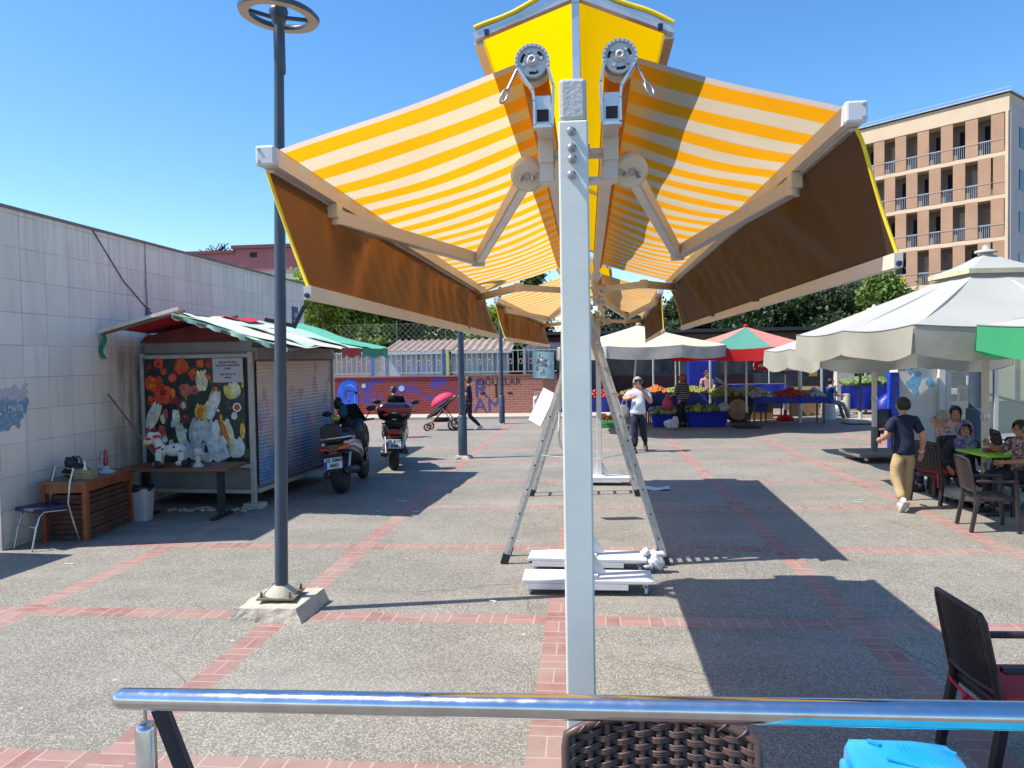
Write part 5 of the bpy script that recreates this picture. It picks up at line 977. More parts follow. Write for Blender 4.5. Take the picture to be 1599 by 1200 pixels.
for k in range(6):
    for j in range(3): MB().box((-.25, -2.2 - 3*j, ZT - 3 - FH*k), (.06, 1.1, 1.5)).build('side_window', glassd, A)
MB().box((.0, .06, ZT/2 - .6), (.2, .2, ZT - 1.4)).build('corner_pier', crm, A)

# ================================================================ market
hall = thing('market_hall', 'dark low market building behind the stalls with red fascia', 'building', (5, 35.5, 0)); dm = mat('dark_maroon_panel', (.07, .022, .022), .7, 0, .2, 1.5); dg = mat('grimy_grey_wall', (.13, .14, .14), .8, 0, .3, 1.2)
MB().box((0, 1.5, 1.7), (14, 3, 3.4)).build('wall', dg, hall); MB().box((-2, -.04, .75), (9, .06, 1.5)).build('lower_panel', dm, hall); MB().box((-3.9, -.2, 3.05), (5.4, .5, .6)).build('fascia', mat('dull_red_fascia', (.3, .02, .03), .6, 0, .15, 2), hall); MB().box((0, .8, 3.5), (14.6, 5, .14)).build('roof', mat('dark_green_roof', (.02, .03, .03), .7), hall)
for i in range(6): MB().box((-5.4 + 1.9*i, -.03, 2.05), (1.5, .05, .95)).build('window', mat('dim_glass', (.06, .08, .09), .15, 0, .5, 3), hall)
t = thing('dark_van_body', 'dark navy van standing behind the railing under the far awning', 'van', (-1.2, 34.2, 0)); nv = mat('dark_navy_body', (.01, .016, .045), .7, 0, .1, 2)
MB().loft([(-1.5, 0, 1.65, 1.0, 1.35), (-1.3, 0, 1.7, 1.05, 1.42), (1.2, 0, 1.7, 1.05, 1.42), (1.9, 0, 1.4, 1.0, 1.1)], 20, axis='X', p=5).build('body', nv, t); MB().box((-.2, -1.06, 2.2), (1.4, .03, .6)).build('window', glassd, t)
for x in (-1, 1.2): MB().lathe([(.2, -.1), (.33, -.1), (.33, .1), (.2, .1)], (x, -.95, .33), (0, 1, 0), 18).build('wheel', rubber, t)
stall_pole = mat('galvanised_pole', (.5, .5, .48), .45, .5, .1, 6)
def cone_parasol(label, p, z_top, z_edge, r, n, mats, val, pole_top=None, group=None, rot=0, base='plate', lean=(0, 0), vm=None, name='market_parasol', scallop=0, poler=.035, vent=False):
    t = thing(name, label, 'parasol', p, rot, group); mb = [MB() for _ in mats]; pts = []
    V_ = [V((r*math.cos(2*math.pi*i/n), r*math.sin(2*math.pi*i/n), z_edge)) for i in range(n)]; apx = V((0, 0, z_top))
    for i in range(n):
        a, b = V_[i], V_[(i + 1) % n]
        def fn(u, w, a=a, b=b): e = a.lerp(b, w); q = apx.lerp(e, u); q.z -= (.1*math.sin(math.pi*u)*.35 + .1*u*math.sin(math.pi*w)*.5)*r/2.5; return q
        mb[i % len(mats)].grid(fn, 10, 8)
    names = 'canopy_panels' if len(mats) > 1 else 'canopy'
    for q, m_ in zip(mb, mats): q.build(names, m_, t)
    vb = MB()
    for i in range(n):
        a, b = V_[i], V_[(i + 1) % n]
        def fv(w, u, a=a, b=b): e = a.lerp(b, w); s = math.sin(math.pi*w); out = V((e.x, e.y, 0)).normalized(); return e*1.0 + out*(.012 + .03*u*math.sin(w*11 + i)) + V((0, 0, -.05*s*r/2.5 - val*u*(1 + (.35*s if scallop else 0)) - (.0)))
        vb.grid(fv, 10, 3)
    vb.build('valance', vm or mats[0], t)
    if vent:
        m = MB(); k = 4
        for i in range(n):
            a, b = V_[i]*.24, V_[(i + 1) % n]*.24; a = V((a.x, a.y, z_top - (z_top - z_edge)*.13)); b = V((b.x, b.y, a.z)); ap = V((0, 0, z_top + .1)); m.grid(lambda u, w, a=a, b=b: ap.lerp(a.lerp(b, w), u) - V((0, 0, .03*math.sin(math.pi*u))), 4, 3)
        m.build('vent_cap', mats[0], t)
    MB().lathe([(.07, 0), (.09, .04), (.05, .09)], (0, 0, z_top + (.08 if vent else -.01)), n=12).build('finial', vm or mats[0], t)
    bx = V((lean[0], lean[1], 0)); MB().tube([bx, V((0, 0, z_top - .03))], poler, 12).build('pole', stall_pole if poler < .05 else cream_pole, t)
    m = MB()
    for i in range(n): m.bar(V((0, 0, z_top - .06)), V_[i] - V((0, 0, .05)), .025, .03); m.bar(V((0, 0, z_top - .75)), (V_[i] + apx)/2 - V((0, 0, .06)), .02, .025)
    m.build('ribs', wood_d if poler < .05 else cream_pole, t)
    if base == 'plate': MB().box(bx + V((0, 0, .03)), (.75, .75, .05), bev=.01).tube([bx + V((0, 0, .05)), bx + V((0, 0, .5))], .055, 10).build('base', black_plastic, t)
    if base == 'round': MB().lathe([(.3, .0), (.32, .06), (.26, .14), (.06, .18), (.05, .4)], bx, n=20).build('base', mats[0], t)
    return t
cream_pole = mat('cream_pole_paint', (.58, .55, .48), .45, 0, .05, 3)
ccan = mat('cream_canvas', (.68, .58, .4), .85, 0, .06, 1.5, trans=.12); gval = mat('grey_white_valance', (.46, .44, .4), .85, 0, .15, 3, trans=.25); pinkc = mat('faded_red_canvas', (.58, .22, .18), .85, 0, .06, 2, trans=.12); greenc = mat('teal_green_canvas', (.08, .26, .2), .85, 0, .06, 2, trans=.12); redc = mat('bright_red_canvas', (.6, .01, .012), .8, 0, .08, 2, trans=.25)
cone_parasol('large cream market parasol with grey white valance left of the red and green one', (1.62, 24.4, 0), 3.4, 2.72, 2.75, 8, [ccan], .36, rot=R(22), lean=(-.5, -.4), vm=gval, base=None)
pr = gr(1166, 668); cone_parasol('red and green panelled market parasol with bright red valance', (pr.x, pr.y, 0), 3.32, 2.62, 2.5, 8, [pinkc, greenc], .36, rot=R(6), vm=redc)
t = cone_parasol('small red parasol with white lettering on its valance under the market canopy', (7.05, 28, 0), 2.42, 2.16, 1.12, 8, [redc], .22, rot=R(12), base='round', scallop=1, poler=.03)
for i in range(8):
    a0, a1 = 2*math.pi*i/8, 2*math.pi*(i + 1)/8; am = (a0 + a1)/2
    q = V((math.cos(am), math.sin(am), 0))*1.12*math.cos(math.pi/8); text('lettering', 'algida', .17, wtxt, t, q + V((q.x*.045, q.y*.045, 2.02)), (R(90), 0, am + math.pi/2), bold=.004, sx=1.25)
for i, (u, vt, vb, Yd, r) in enumerate(((1055, 562, 655, 27.5, .03), (1061, 562, 640, 29, .025), (1109, 570, 618, 29, .05), (1133, 566, 640, 26.5, .04), (1249, 565, 660, 27, .07), (1283, 562, 640, 30, .05), (1352, 575, 610, 31, .06), (1020, 562, 640, 30, .04))):
    a = at(u, vt, Yd); o = MB().tube([(0, 0, 0), (0, 0, max(2.3, a.z))], r, 8).build('stall_post', stall_pole, None, (a.x, Yd, 0)); tag(o, 'thin galvanised post holding the market stall roof', 'post', 'market stall posts')
tarp = mat('blue_tarpaulin', (.008, .02, .26), .45, 0, .2, 4, .3, 12, .02); veg = [mat('red_tomatoes', (.38, .018, .012), .3, 0, .3, 12), mat('orange_carrots', (.5, .13, .01), .4, 0, .3, 12), mat('leafy_greens', (.1, .16, .04), .6, 0, .5, 14), mat('yellow_green_peppers', (.2, .22, .025), .4, 0, .3, 12), mat('lime_bunches', (.2, .36, .04), .6, 0, .2, 12), mat('white_cauliflower', (.36, .34, .31), .7, 0, .15, 12), mat('dull_green_bunches', (.16, .2, .09), .7, 0, .4, 18)]
def stall_table(label, x0, x1, y, h, drape, heaps, dp=.9, cat='stall', name='produce_stall'):
    t = thing(name, label, cat, ((x0 + x1)/2, y, 0)); w = x1 - x0
    MB().box((0, 0, h - .02), (w, dp, .04)).build('tabletop', wood_d, t)
    for sx in (-1, 1):
        for sy in (-1, 1): MB().bar((sx*(w/2 - .05), sy*(dp/2 - .06), 0), (sx*(w/2 - .05), sy*(dp/2 - .06), h - .04), .05, .05).build('leg', wood_d, t)
    MB().grid(lambda a, b: V((-w/2 + w*a, -dp/2 - .02 - .04*math.sin(a*w*9)*b - .05*b, h + .02 - drape*b)), 40, 4).build('drape', tarp, t)
    rd = random.Random(int(x0*10) + 3)
    for i, (k, f0, f1, r) in enumerate(heaps):
        m = MB(); n = int((f1 - f0)*w/r*2.4) + 4
        for q in range(n*4):
            a = rd.random(); b = rd.random(); m.ball((-w/2 + w*(f0 + (f1 - f0)*a), -dp/2*.9 + dp*.9*b, h + r*.6 + .22*(1 - abs(2*a - 1))*(1 - abs(2*b - 1)) + .1*b), (r*rd.uniform(.7, 1.2), r*rd.uniform(.7, 1.2), r*rd.uniform(.6, 1)), 7, 5, jit=.3, seed=q)
        m.build('produce_heap', veg[k], t)
    return t
def tub(label, u0, u1, v, h, heaps, rz=0):
    a, b = gr(u0, v), gr(u1, v); x0, x1, y = a.x, b.x, (a.y + b.y)/2 + .35; t = thing('produce_tub', label, 'tub', ((x0 + x1)/2, y, 0), rz); w = (x1 - x0)/2
    MB().loft([(0, 0, 0, w*.86, .3), (h*.5, 0, 0, w*.97, .36), (h, 0, 0, w, .4), (h + .015, 0, 0, w + .03, .42)], 28, axis='Z', p=4).build('tub_body', blue_plastic, t); rd = random.Random(int(u0))
    for k, f0, f1, r in heaps:
        m = MB()
        for q in range(int((f1 - f0)*w*2/r*5) + 4): x = -w + 2*w*(f0 + (f1 - f0)*rd.random()); yy = rd.uniform(-.3, .3); m.ball((x, yy, h + r*.4 + .16*(1 - abs(yy)/.35)), (r*rd.uniform(.6, 1.3), r*rd.uniform(.6, 1.3), r*rd.uniform(.5, 1.1)), 7, 5, jit=.5, seed=q)
        m.build('produce_heap', veg[k], t)
    return t
tub('long blue tub of carrots, greens and cauliflower in front of the stalls', 1072, 1140, 668, .5, [(1, .12, .42, .06), (2, 0, .15, .07), (2, .4, .85, .09), (4, .22, .34, .1), (4, .5, .6, .09), (5, .8, .95, .12), (0, .45, .7, .05)])
tub('blue tub piled with pale green bunches beside the striped shopper', 1018, 1062, 668, .42, [(6, 0, 1, .1)])
stall_table('blue draped stall table of red tomatoes behind the ladder', -.3, 2.2, 27.2, .95, .5, [(0, .0, .55, .07), (2, .6, 1, .1)]); stall_table('blue draped stall shelf of orange and yellow peppers between the two women', 2.0, 4.2, 27.6, 1.05, .6, [(1, .05, .35, .07), (3, .35, 1, .07)]); stall_table('dark stall bench heaped with hanging yellow green bundles', 4.4, 6.2, 27.4, .9, .5, [(3, .0, .45, .14), (3, .5, .9, .14)]); stall_table('long blue table with red peppers and white bags right of the wooden drum', 5.6, 8.0, 26.9, .92, .22, [(5, 0, .25, .08), (0, .4, .75, .07), (5, .8, 1, .06)]); stall_table('back blue draped table below the hall windows', 4.6, 7.6, 30.2, 1.25, .3, [(5, 0, .2, .06)]); stall_table('blue tarpaulin covered stall at the far right of the market', 9.8, 12.2, 31.0, 1.1, .9, [(2, .1, .9, .14)])
# crates, boxes, drum, bucket, bags
p = gr(946, 668); t = thing('green_crate', 'bright green crate of oranges behind the front awning post', 'crate', (p.x, p.y, 0)); gcm = mat('bright_green_plastic', (.02, .38, .08), .45); m = MB()
for sy in (-1, 1):
    for z in (.06, .16, .27): m.box((0, sy*.2, z), (.62, .02, .055))
    for q in range(6): m.box((-.3 + .12*q, sy*.2, .16), (.03, .024, .28))
for sx in (-1, 1): m.box((sx*.3, 0, .16), (.02, .4, .28))
m.box((0, 0, .02), (.6, .4, .03)).build('crate_body', gcm, t); m = MB(); rd = random.Random(2)
for q in range(26): m.ball((rd.uniform(-.22, .22), rd.uniform(-.14, .14), .28 + rd.uniform(0, .16)), .055, 8, 6)
m.build('produce_heap', mat('orange_fruit', (.75, .2, .03), .4, 0, .2, 10), t); MB().ball((-.15, 0, .4), (.12, .1, .08), 8, 6, jit=.5).ball((.2, .05, .38), (.1, .1, .07), 8, 6, jit=.5, seed=3).build('green_leaves', veg[4], t)
kraft = mat('brown_cardboard', (.26, .16, .08), .85, 0, .12, 3)
def carton(label, u, v, w, d, h, rz=0):
    p = gr(u, v); t = thing('cardboard_box', label, 'box', (p.x, p.y, 0), rz); MB().box((0, 0, h/2), (w, d, h), bev=.006).build('box_body', kraft, t); MB().box((0, -d/2 - .02, h + .05), (w, .012, .14), Matrix.Rotation(R(-25), 3, 'X')).box((0, d/2 + .02, h + .05), (w, .012, .14), Matrix.Rotation(R(25), 3, 'X')).build('flap', kraft, t)
carton('wide brown cardboard box under the red pepper table', 1183, 655, 1.0, .5, .75, R(3)); carton('tall upright cardboard box beside the right market post', 1262, 648, .75, .5, 1.0, R(-6)); carton('narrow cardboard sheet box left of the tall one', 1240, 650, .3, .2, 1.0, R(12))
p = gr(1152, 662); t = thing('wooden_drum', 'round dark drum with pale wooden lid standing on edge by the parasol pole', 'drum', (p.x, p.y, 0)); MB().lathe([(.44, -.1), (.48, -.08), (.48, .1), (.4, .12)], (0, 0, .5), (0, -1, 0), 26).build('rim', mat('dark_brown_rim', (.05, .025, .02), .6), t); MB().lathe([(.36, .12), (.35, .135)], (0, 0, .5), (0, -1, 0), 24).build('lid', mat('pale_wood_lid', (.34, .24, .13), .7, 0, .3, 4), t); MB().box((0, 0, .03), (.5, .35, .06)).build('stand', wood_d, t)
p = gr(1231, 646); t = thing('white_bucket', 'white plastic bucket on the paving right of the small red parasol', 'bucket', (p.x, p.y, 0)); MB().lathe([(.17, 0), (.22, .5), (.23, .5), (.23, .53), (.2, .53)], n=20).build('body', mat('white_plastic', (.55, .56, .57), .45), t)
for (u, v, lb, c, r) in ((1048, 671, 'white and red plastic bag on the ground by the striped shopper', (.55, .5, .5), .22), (1305, 650, 'white plastic sack lying on the pale paving by the bollard', (.62, .63, .65), .3)):
    p = gr(u, v); o = MB().ball((0, 0, r*.7), (r*1.1, r*.8, r*.85), 14, 10, jit=.45, seed=int(u)).ball((r*.6, 0, r*1.2), (r*.5, r*.35, r*.7), 10, 7, jit=.5, seed=3).build('plastic_bag', mat('bag_%d' % u, c, .5, 0, .3, 14), None, (p.x, p.y, 0)); tag(o, lb, 'bag')
p = gr(1322, 652); o = MB().lathe([(.12, 0), (.12, .85), (.11, .88)], n=14).build('bollard', conc, None, (p.x, p.y, 0)); tag(o, 'short grey concrete bollard near the market edge', 'bollard')
p = gr(1337, 660); t = thing('parasol_base', 'thin black parasol pole in a grey slab base near the bollard', 'parasol base', (p.x, p.y - .4, 0)); MB().box((0, 0, .09), (1.1, .9, .12), bev=.02).build('slab', conc, t); MB().tube([(.0, 0, .1), (0, 0, 2.6)], .04, 8).build('pole', black_plastic, t); MB().lathe([(.07, .15), (.07, .4)], n=10).build('sleeve', cream_pole, t)
o = MB().loft([(0, 0, 0, .5, .38), (.25, .03, 0, .55, .42), (.6, -.05, 0, .4, .3), (.82, .06, 0, .22, .2), (.9, .02, 0, .08, .08)], 14, axis='Z', p=2.6).build('blue_sack', tarp, None, (11.2, 29.5, 0)); tag(o, 'blue tarpaulin bundle beside the seated man in blue', 'bundle')
t = thing('blue_cabinet', 'tall blue cabinet behind the striped shopper', 'cabinet', (4.35, 29.8, 0)); MB().box((0, 0, 1.1), (1.0, .6, 2.2), bev=.02).build('body', blue_plastic, t); MB().box((.35, -.31, 1.1), (.04, .03, .3)).build('handle', steel, t)
t = thing('white_column', 'white square column at the right end of the market', 'column', (10.7, 33, 0)); MB().box((0, 0, 1.8), (.7, .5, 3.6)).build('shaft', whb, t); MB().box((0, 0, .1), (.85, .65, .2)).build('base', conc, t)
t = thing('hanging_clothes_rack', 'rack of dark blue and yellow goods beside the white column', 'rack', (9.2, 33.2, 0)); m = MB(); rd = random.Random(6)
for i in range(7): m.box((-1.2 + .38*i, 0, 2.05 + rd.uniform(-.1, .1)), (.34, .1, rd.uniform(.8, 1.3)), mi=(1 if i in (4,) else 0), bev=.02)
m.build('goods', [nv, mat('mustard_goods', (.4, .25, .03), .7)], t); MB().tube([(-1.5, 0, 0), (-1.5, 0, 2.7), (1.3, 0, 2.7), (1.3, 0, 0)], .03, 6).build('frame', stall_pole, t)
# ================================================================ people
def skin_eval(nodes, edges, sub=1, root=0):
    me = bpy.data.meshes.new('tmp'); me.from_pydata([n[0] for n in nodes], edges, []); o = bpy.data.objects.new('tmp', me); C.objects.link(o)
    md = o.modifiers.new('skin', 'SKIN'); md.use_smooth_shade = True; md.branch_smoothing = .6
    sv = me.skin_vertices[0].data
    for i, n in enumerate(nodes): sv[i].radius = (n[1], n[1]); sv[i].use_root = (i == root)
    s = o.modifiers.new('sub', 'SUBSURF'); s.levels = s.render_levels = sub
    dg = bpy.context.evaluated_depsgraph_get(); dg.update(); m2 = bpy.data.meshes.new_from_object(o.evaluated_get(dg))
    vs = [v.co.copy() for v in m2.vertices]; fs = [list(p.vertices) for p in m2.polygons]; bpy.data.objects.remove(o); bpy.data.meshes.remove(me); bpy.data.meshes.remove(m2); return vs, fs
skinm = mat('warm_skin', (.5, .25, .16), .5, 0, .06, 12); skin2 = mat('tan_skin', (.4, .19, .11), .5, 0, .06, 12)
eye_m = mat('dark_eye', (.02, .015, .012), .3); lip_m = mat('lip', (.4, .13, .1), .5)
def hand(m, w, d, nrm, s, side, curl=.5):
    d = V(d).normalized(); x = d.cross(V(nrm)).normalized()*side; n = x.cross(d).normalized()*side
    L = .1*s; m.tube([w - d*.01*s, w + d*.03*s, w + d*.055*s], [.015*s, .022*s, .02*s], 8)
    for q, (off, ln) in enumerate(((-.018, .036), (-.006, .042), (.006, .039), (.018, .03))):
        a = w + d*.05*s + x*off*s; b = a + d*ln*.5*s + n*.004*s*curl; c = b + (d*(1 - curl*.7) + n*curl).normalized()*ln*.5*s; m.tube([a, b, c], [.0062*s, .0058*s, .0045*s], 6)
    a = w + d*.015*s - x*.018*s; m.tube([a, a + d*.018*s - x*.014*s, a + d*.036*s - x*.014*s + n*.006*s], [.0075*s, .007*s, .005*s], 6)
TJ = dict(pel=(0, 0, .53), wai=(0, .005, .62), che=(0, 0, .735), ucb=(0, -.004, .8), nck=(0, -.002, .845), hb=(0, .008, .875), hm=(0, .012, .93), ht=(0, .006, .967), jaw=(0, .034, .89),
          sR=(.1, 0, .8), eR=(.135, -.01, .64), wR=(.14, .03, .49), sL=(-.1, 0, .8), eL=(-.135, -.01, .64), wL=(-.14, .03, .49),
          hR=(.05, 0, .5), kR=(.052, .015, .28), aR=(.052, -.01, .045), hL=(-.05, 0, .5), kL=(-.052, .015, .28), aL=(-.052, -.01, .045))
def person(label, loc, rz, h, J, shirt, pants, shoes, hair, skin=None, sleeve=.55, w=1., belly=0, hairlen=0, hy=0, group=None, scarf=None, toes=None, hem=-.035):
    t = thing('person', label, 'person', loc, rz, group); j = dict(TJ); j.update(J); P = {k: V(v)*h for k, v in j.items()}; skin = skin or skinm; sc = h*w
    N = [('pel', .058*w), ('wai', .06*w), ('che', .08*w), ('ucb', .062*w), ('nck', .032), ('hb', .038), ('hm', .057), ('ht', .039), ('jaw', .027),
         ('sR', .04*w), ('eR', .028*w), ('wR', .019), ('sL', .04*w), ('eL', .028*w), ('wL', .019), ('hR', .044*w), ('kR', .03*w), ('aR', .023), ('hL', .044*w), ('kL', .03*w), ('aL', .023)]
    ix = {k: i for i, (k, r) in enumerate(N)}; E = [('pel', 'wai'), ('wai', 'che'), ('che', 'ucb'), ('ucb', 'nck'), ('nck', 'hb'), ('hb', 'hm'), ('hm', 'ht'), ('hb', 'jaw')]
    for s in 'RL': E += [('ucb', 's' + s), ('s' + s, 'e' + s), ('e' + s, 'w' + s), ('pel', 'h' + s), ('h' + s, 'k' + s), ('k' + s, 'a' + s)]
    vs, fs = skin_eval([(P[k], r*h) for k, r in N], [(ix[a], ix[b]) for a, b in E], 2)
    def flat(vs, f=.74):
        out = []
        for v in vs:
            z = v.z/h
            if P['pel'].z - .08*h < v.z < P['nck'].z and abs(v.x) < .15*h*w:
                q = min(1, max(0, (v.z - P['pel'].z)/(P['nck'].z - P['pel'].z))); yc = P['pel'].y + (P['nck'].y - P['pel'].y)*q
                if abs(v.y - yc) < .13*h*w:
                    k = f; v = V((v.x, yc + (v.y - yc)*k, v.z))
                    if belly: b = math.exp(-((q - .35)/.28)**2); v.y += belly*b*h*(1 if v.y > yc else .2)
            out.append(v)
        return out
    m = MB(); m.add(flat(vs), fs, 0, True)
    hm = P['hm']; HR = Matrix.Rotation(hy, 3, 'Z'); f = lambda x, y, z: hm + HR @ (V((x, y, z))*h)
    m.ball(f(0, .061, -.012), (.008*h, .012*h, .013*h), 8, 6, rot=HR)
    for s in (-1, 1):
        m.ball(f(s*.02, .053, .002), .0065*h, 8, 6, mi=1); m.ball(f(s*.059, .0, -.006), (.007*h, .012*h, .018*h), 8, 6, rot=HR)
    m.ball(f(0, .052, -.036), (.014*h, .007*h, .004*h), 8, 6, mi=2, rot=HR)
    for s, sd in (('R', 1), ('L', -1)):
        d = P['w' + s] - P['e' + s]; hand(m, P['w' + s], d, V((-sd, .2, 0)), h, sd, .45)
    m.build('body', [skin, eye_m, lip_m], t)
    # clothing
    sl = lambda s, q: P['e' + s].lerp(P['s' + s], 1 - q*2) if q <= .5 else P['w' + s].lerp(P['e' + s], 1 - (q - .5)*2)
    nodes = [(P['pel'] + V((0, 0, hem*h)), .098*h*w), (P['pel'] + V((0, 0, .01*h)), .09*h*w), (P['wai'], .084*h*w), (P['che'], .088*h*w), (P['ucb'], .069*h*w), (P['nck'] + V((0, -.002*h, .004*h)), .037*h)]; ed = [(0, 1), (1, 2), (2, 3), (3, 4), (4, 5)]
    for s in 'RL':
        b = len(nodes); nodes += [(P['s' + s], .046*h*w)]; ed += [(4, b)]
        if sleeve > .5: nodes += [(P['e' + s], .035*h*w), (sl(s, sleeve), .028*h*w)]; ed += [(b, b + 1), (b + 1, b + 2)]
        else: nodes += [(sl(s, sleeve), .04*h*w)]; ed += [(b, b + 1)]
    vs, fs = skin_eval(nodes, ed, 2); vs = [v + V((noise.noise(v*9/h), noise.noise(v*9/h + V((5, 0, 0))), 0))*.011*h + V((0, math.sin(v.z*62/h + v.x*20/h), 0))*.0022*h for v in flat(vs, .78)]
    MB().add(vs, fs, 0, True).build('shirt', shirt, t)
    nodes = [(P['pel'] + V((0, 0, -.01*h)), .074*h*w), (P['wai'] - V((0, 0, .02*h)), .066*h*w)]; ed = [(0, 1)]
    for s in 'RL':
        b = len(nodes); nodes += [(P['h' + s], .062*h*w), (P['k' + s], .043*h*w), (P['a' + s] + (P['k' + s] - P['a' + s])*.06, .036*h)]; ed += [(0, b), (b, b + 1), (b + 1, b + 2)]
    vs, fs = skin_eval(nodes, ed, 2); vs = [v + V((noise.noise(v*11/h), noise.noise(v*11/h + V((5, 0, 0))), 0))*.012*h + V((0, math.sin(v.z*48/h + v.x*30/h), 0))*.0025*h for v in flat(vs, .85)]
    MB().add(vs, fs, 0, True).build('trousers', pants, t)
    for s in 'RL':
        a = P['a' + s]; td = V((toes or {}).get(s, (0, 1, -.1))).normalized(); up = V((0, 0, 1)); m = MB(); x, y, d = frame(td, up); M = Matrix((x, d, y)).transposed()
        m.ball(a + d*.045*h - y*.022*h, (.03*h, .082*h, .024*h), 12, 8, rot=M).ball(a - d*.005*h - y*.005*h, (.028*h, .036*h, .036*h), 10, 7, rot=M).box(a + d*.04*h - y*.04*h, (.05*h, .15*h, .012*h), M, mi=1, bev=.004*h); m.build('shoe', shoes, t)
    hm2 = hm + V((0, 0, .004*h)); m = MB(); nu, nv = 18, 12; r = (.061*h, .07*h, .068*h) if not scarf else (.073*h, .078*h, .082*h); vs = []; fs = []
    for b in range(nv + 1):
        th = math.pi*b/nv
        for a in range(nu):
            ph = 2*math.pi*a/nu; d = V((math.sin(th)*math.cos(ph), math.sin(th)*math.sin(ph), math.cos(th))); k = 1 + .07*noise.noise(d*4 + V((h*9, 0, 0))); vs.append((d, hm2 + HR @ V((d.x*r[0]*k, d.y*r[1]*k - .008*h, d.z*r[2]*k - (hairlen*h*max(0, -d.z) if hairlen else 0)))))
    for b in range(nv):
        for a in range(nu):
            q = [b*nu + a, (b + 1)*nu + a, (b + 1)*nu + (a + 1) % nu, b*nu + (a + 1) % nu]; c = sum((vs[i][0] for i in q), V((0, 0, 0)))/4
            lim = (-.72 if c.y < .1 else -.3) if not hairlen else -2
            if scarf:
                if c.y > .2 and (c.x/.66)**2 + ((c.z + .2)/.78)**2 < 1: continue
            elif c.z < lim or (c.y > .3 and c.z < .42 and abs(c.x) < .75): continue
            fs.append(q)
    m.add([v[1] for v in vs], fs, 0, True)
    if scarf: b_ = P['ucb']; m.loft([(b_.z - .1*h, .01*h, b_.y + .06*h, .05*h, .03*h), (b_.z - .03*h, 0, b_.y + .02*h, .1*h, .075*h), (b_.z + .01*h, 0, b_.y + .01*h, .1*h, .07*h), (P['nck'].z, 0, P['nck'].y + .01*h, .062*h, .06*h), (P['jaw'].z - .015*h, 0, P['hb'].y - .008*h, .054*h, .05*h)], 18, axis='Z', p=2)
    m.build('headscarf' if scarf else 'hair', hair, t); return t
def cloth(name, col, var=.1): return mat(name, col, .85, 0, var, 6, .25, 30, .01)
navy_c = cloth('navy_polo', (.008, .012, .04)); khaki = cloth('khaki_cotton', (.4, .285, .145)); white_t = cloth('white_tee', (.62, .66, .74), .05); navy_t = cloth('dark_navy_trousers', (.01, .014, .04)); blackc = cloth('black_cloth', (.012, .012, .018))
shoe_w = [mat('white_shoe', (.55, .54, .53), .6, 0, .15, 20), mat('shoe_sole', (.45, .43, .4), .7)]; shoe_d = [mat('dark_shoe', (.03, .02, .025), .6), mat('pinkish_sole', (.4, .2, .18), .7)]; shoe_b = [black_plastic, rubber]
hair_b = mat('black_hair', (.012, .01, .01), .5, 0, .2, 20); hair_g = mat('grey_hair', (.3, .28, .26), .6, 0, .25, 20); hair_o = mat('dyed_orange_hair', (.4, .1, .02), .6, 0, .25, 20); hair_br = mat('dark_brown_hair', (.03, .018, .012), .5, 0, .25, 20)
p = gr(1411, 796); man = person('man walking away in navy polo shirt and khaki trousers beside the white umbrella pole', (p.x, p.y, 0), R(10), 1.72, dict(eL=(-.17, -.03, .66), wL=(-.15, .1, .62), eR=(.165, -.03, .645), wR=(.185, .03, .5), hL=(-.055, 0, .5), hR=(.055, 0, .5), kL=(-.075, .0, .27), aL=(-.085, -.13, .1), kR=(.06, .05, .28), aR=(.055, .06, .045)), navy_c, khaki, shoe_w, hair_b, sleeve=.42, w=1.12, hem=-.06, toes=dict(L=(0, .55, -.8), R=(0, 1, -.08)))
P_ = V((.185, .03, .5))*1.72; MB().lathe([(.04, -.014), (.044, 0), (.04, .014)], P_ + V((0, 0, .02)), (.1, .2, -1), 14, cap=False).ball(P_ + V((.045, 0, .02)), (.008, .02, .02), 8, 6).build('wrist_watch', alu, man)
p = gr(997, 706); wm = person('woman in white tee and dark trousers walking towards the viewer, hand raised to her mouth', (p.x, p.y, 0), R(182), 1.9, dict(sR=(.11, 0, .8), eR=(.185, .03, .7), wR=(.085, .13, .735), sL=(-.11, 0, .8), eL=(-.165, .07, .655), wL=(-.045, .105, .825), kR=(.05, .03, .28), aR=(.058, .06, .045), kL=(-.065, -.03, .28), aL=(-.11, -.15, .09)), white_t, navy_t, shoe_d, hair_g, sleeve=.4, w=1.22, belly=.028, toes=dict(L=(0, .75, -.5), R=(0, 1, -.05)))
HM = V((0, .012, .93))*1.9
MB().box(HM + V((0, .1, .008)), (.15, .012, .036), bev=.006).tube([HM + V((-.1, -.02, .01)), HM + V((-.085, .1, .01))], .005, 5).tube([HM + V((.1, -.02, .01)), HM + V((.085, .1, .01))], .005, 5).build('sunglasses', black_plastic, wm)
b = MB().tube([V((-.06, .1, .84))*1.9, V((-.085, .0, .86))*1.9, V((-.08, -.1, .78))*1.9], .018, 6); b.build('bag_strap', navy_c, wm)
o = MB().loft([(-.3, 0, 0, .14, .06), (-.26, 0, 0, .19, .1), (-.05, .01, 0, .18, .1), (.12, .02, 0, .12, .06), (.2, .02, 0, .06, .03)], 16, axis='Z', p=2.8).tube([(-.04, 0, .18), (.05, 0, .42), (.1, 0, .18)], .018, 6).build('grey_bag', mat('grey_shoulder_bag', (.22, .21, .22), .6, 0, .15, 6), None, (p.x - .36, p.y + .25, .98)); tag(o, 'grey shoulder bag hanging at the side of the woman in white tee', 'bag')
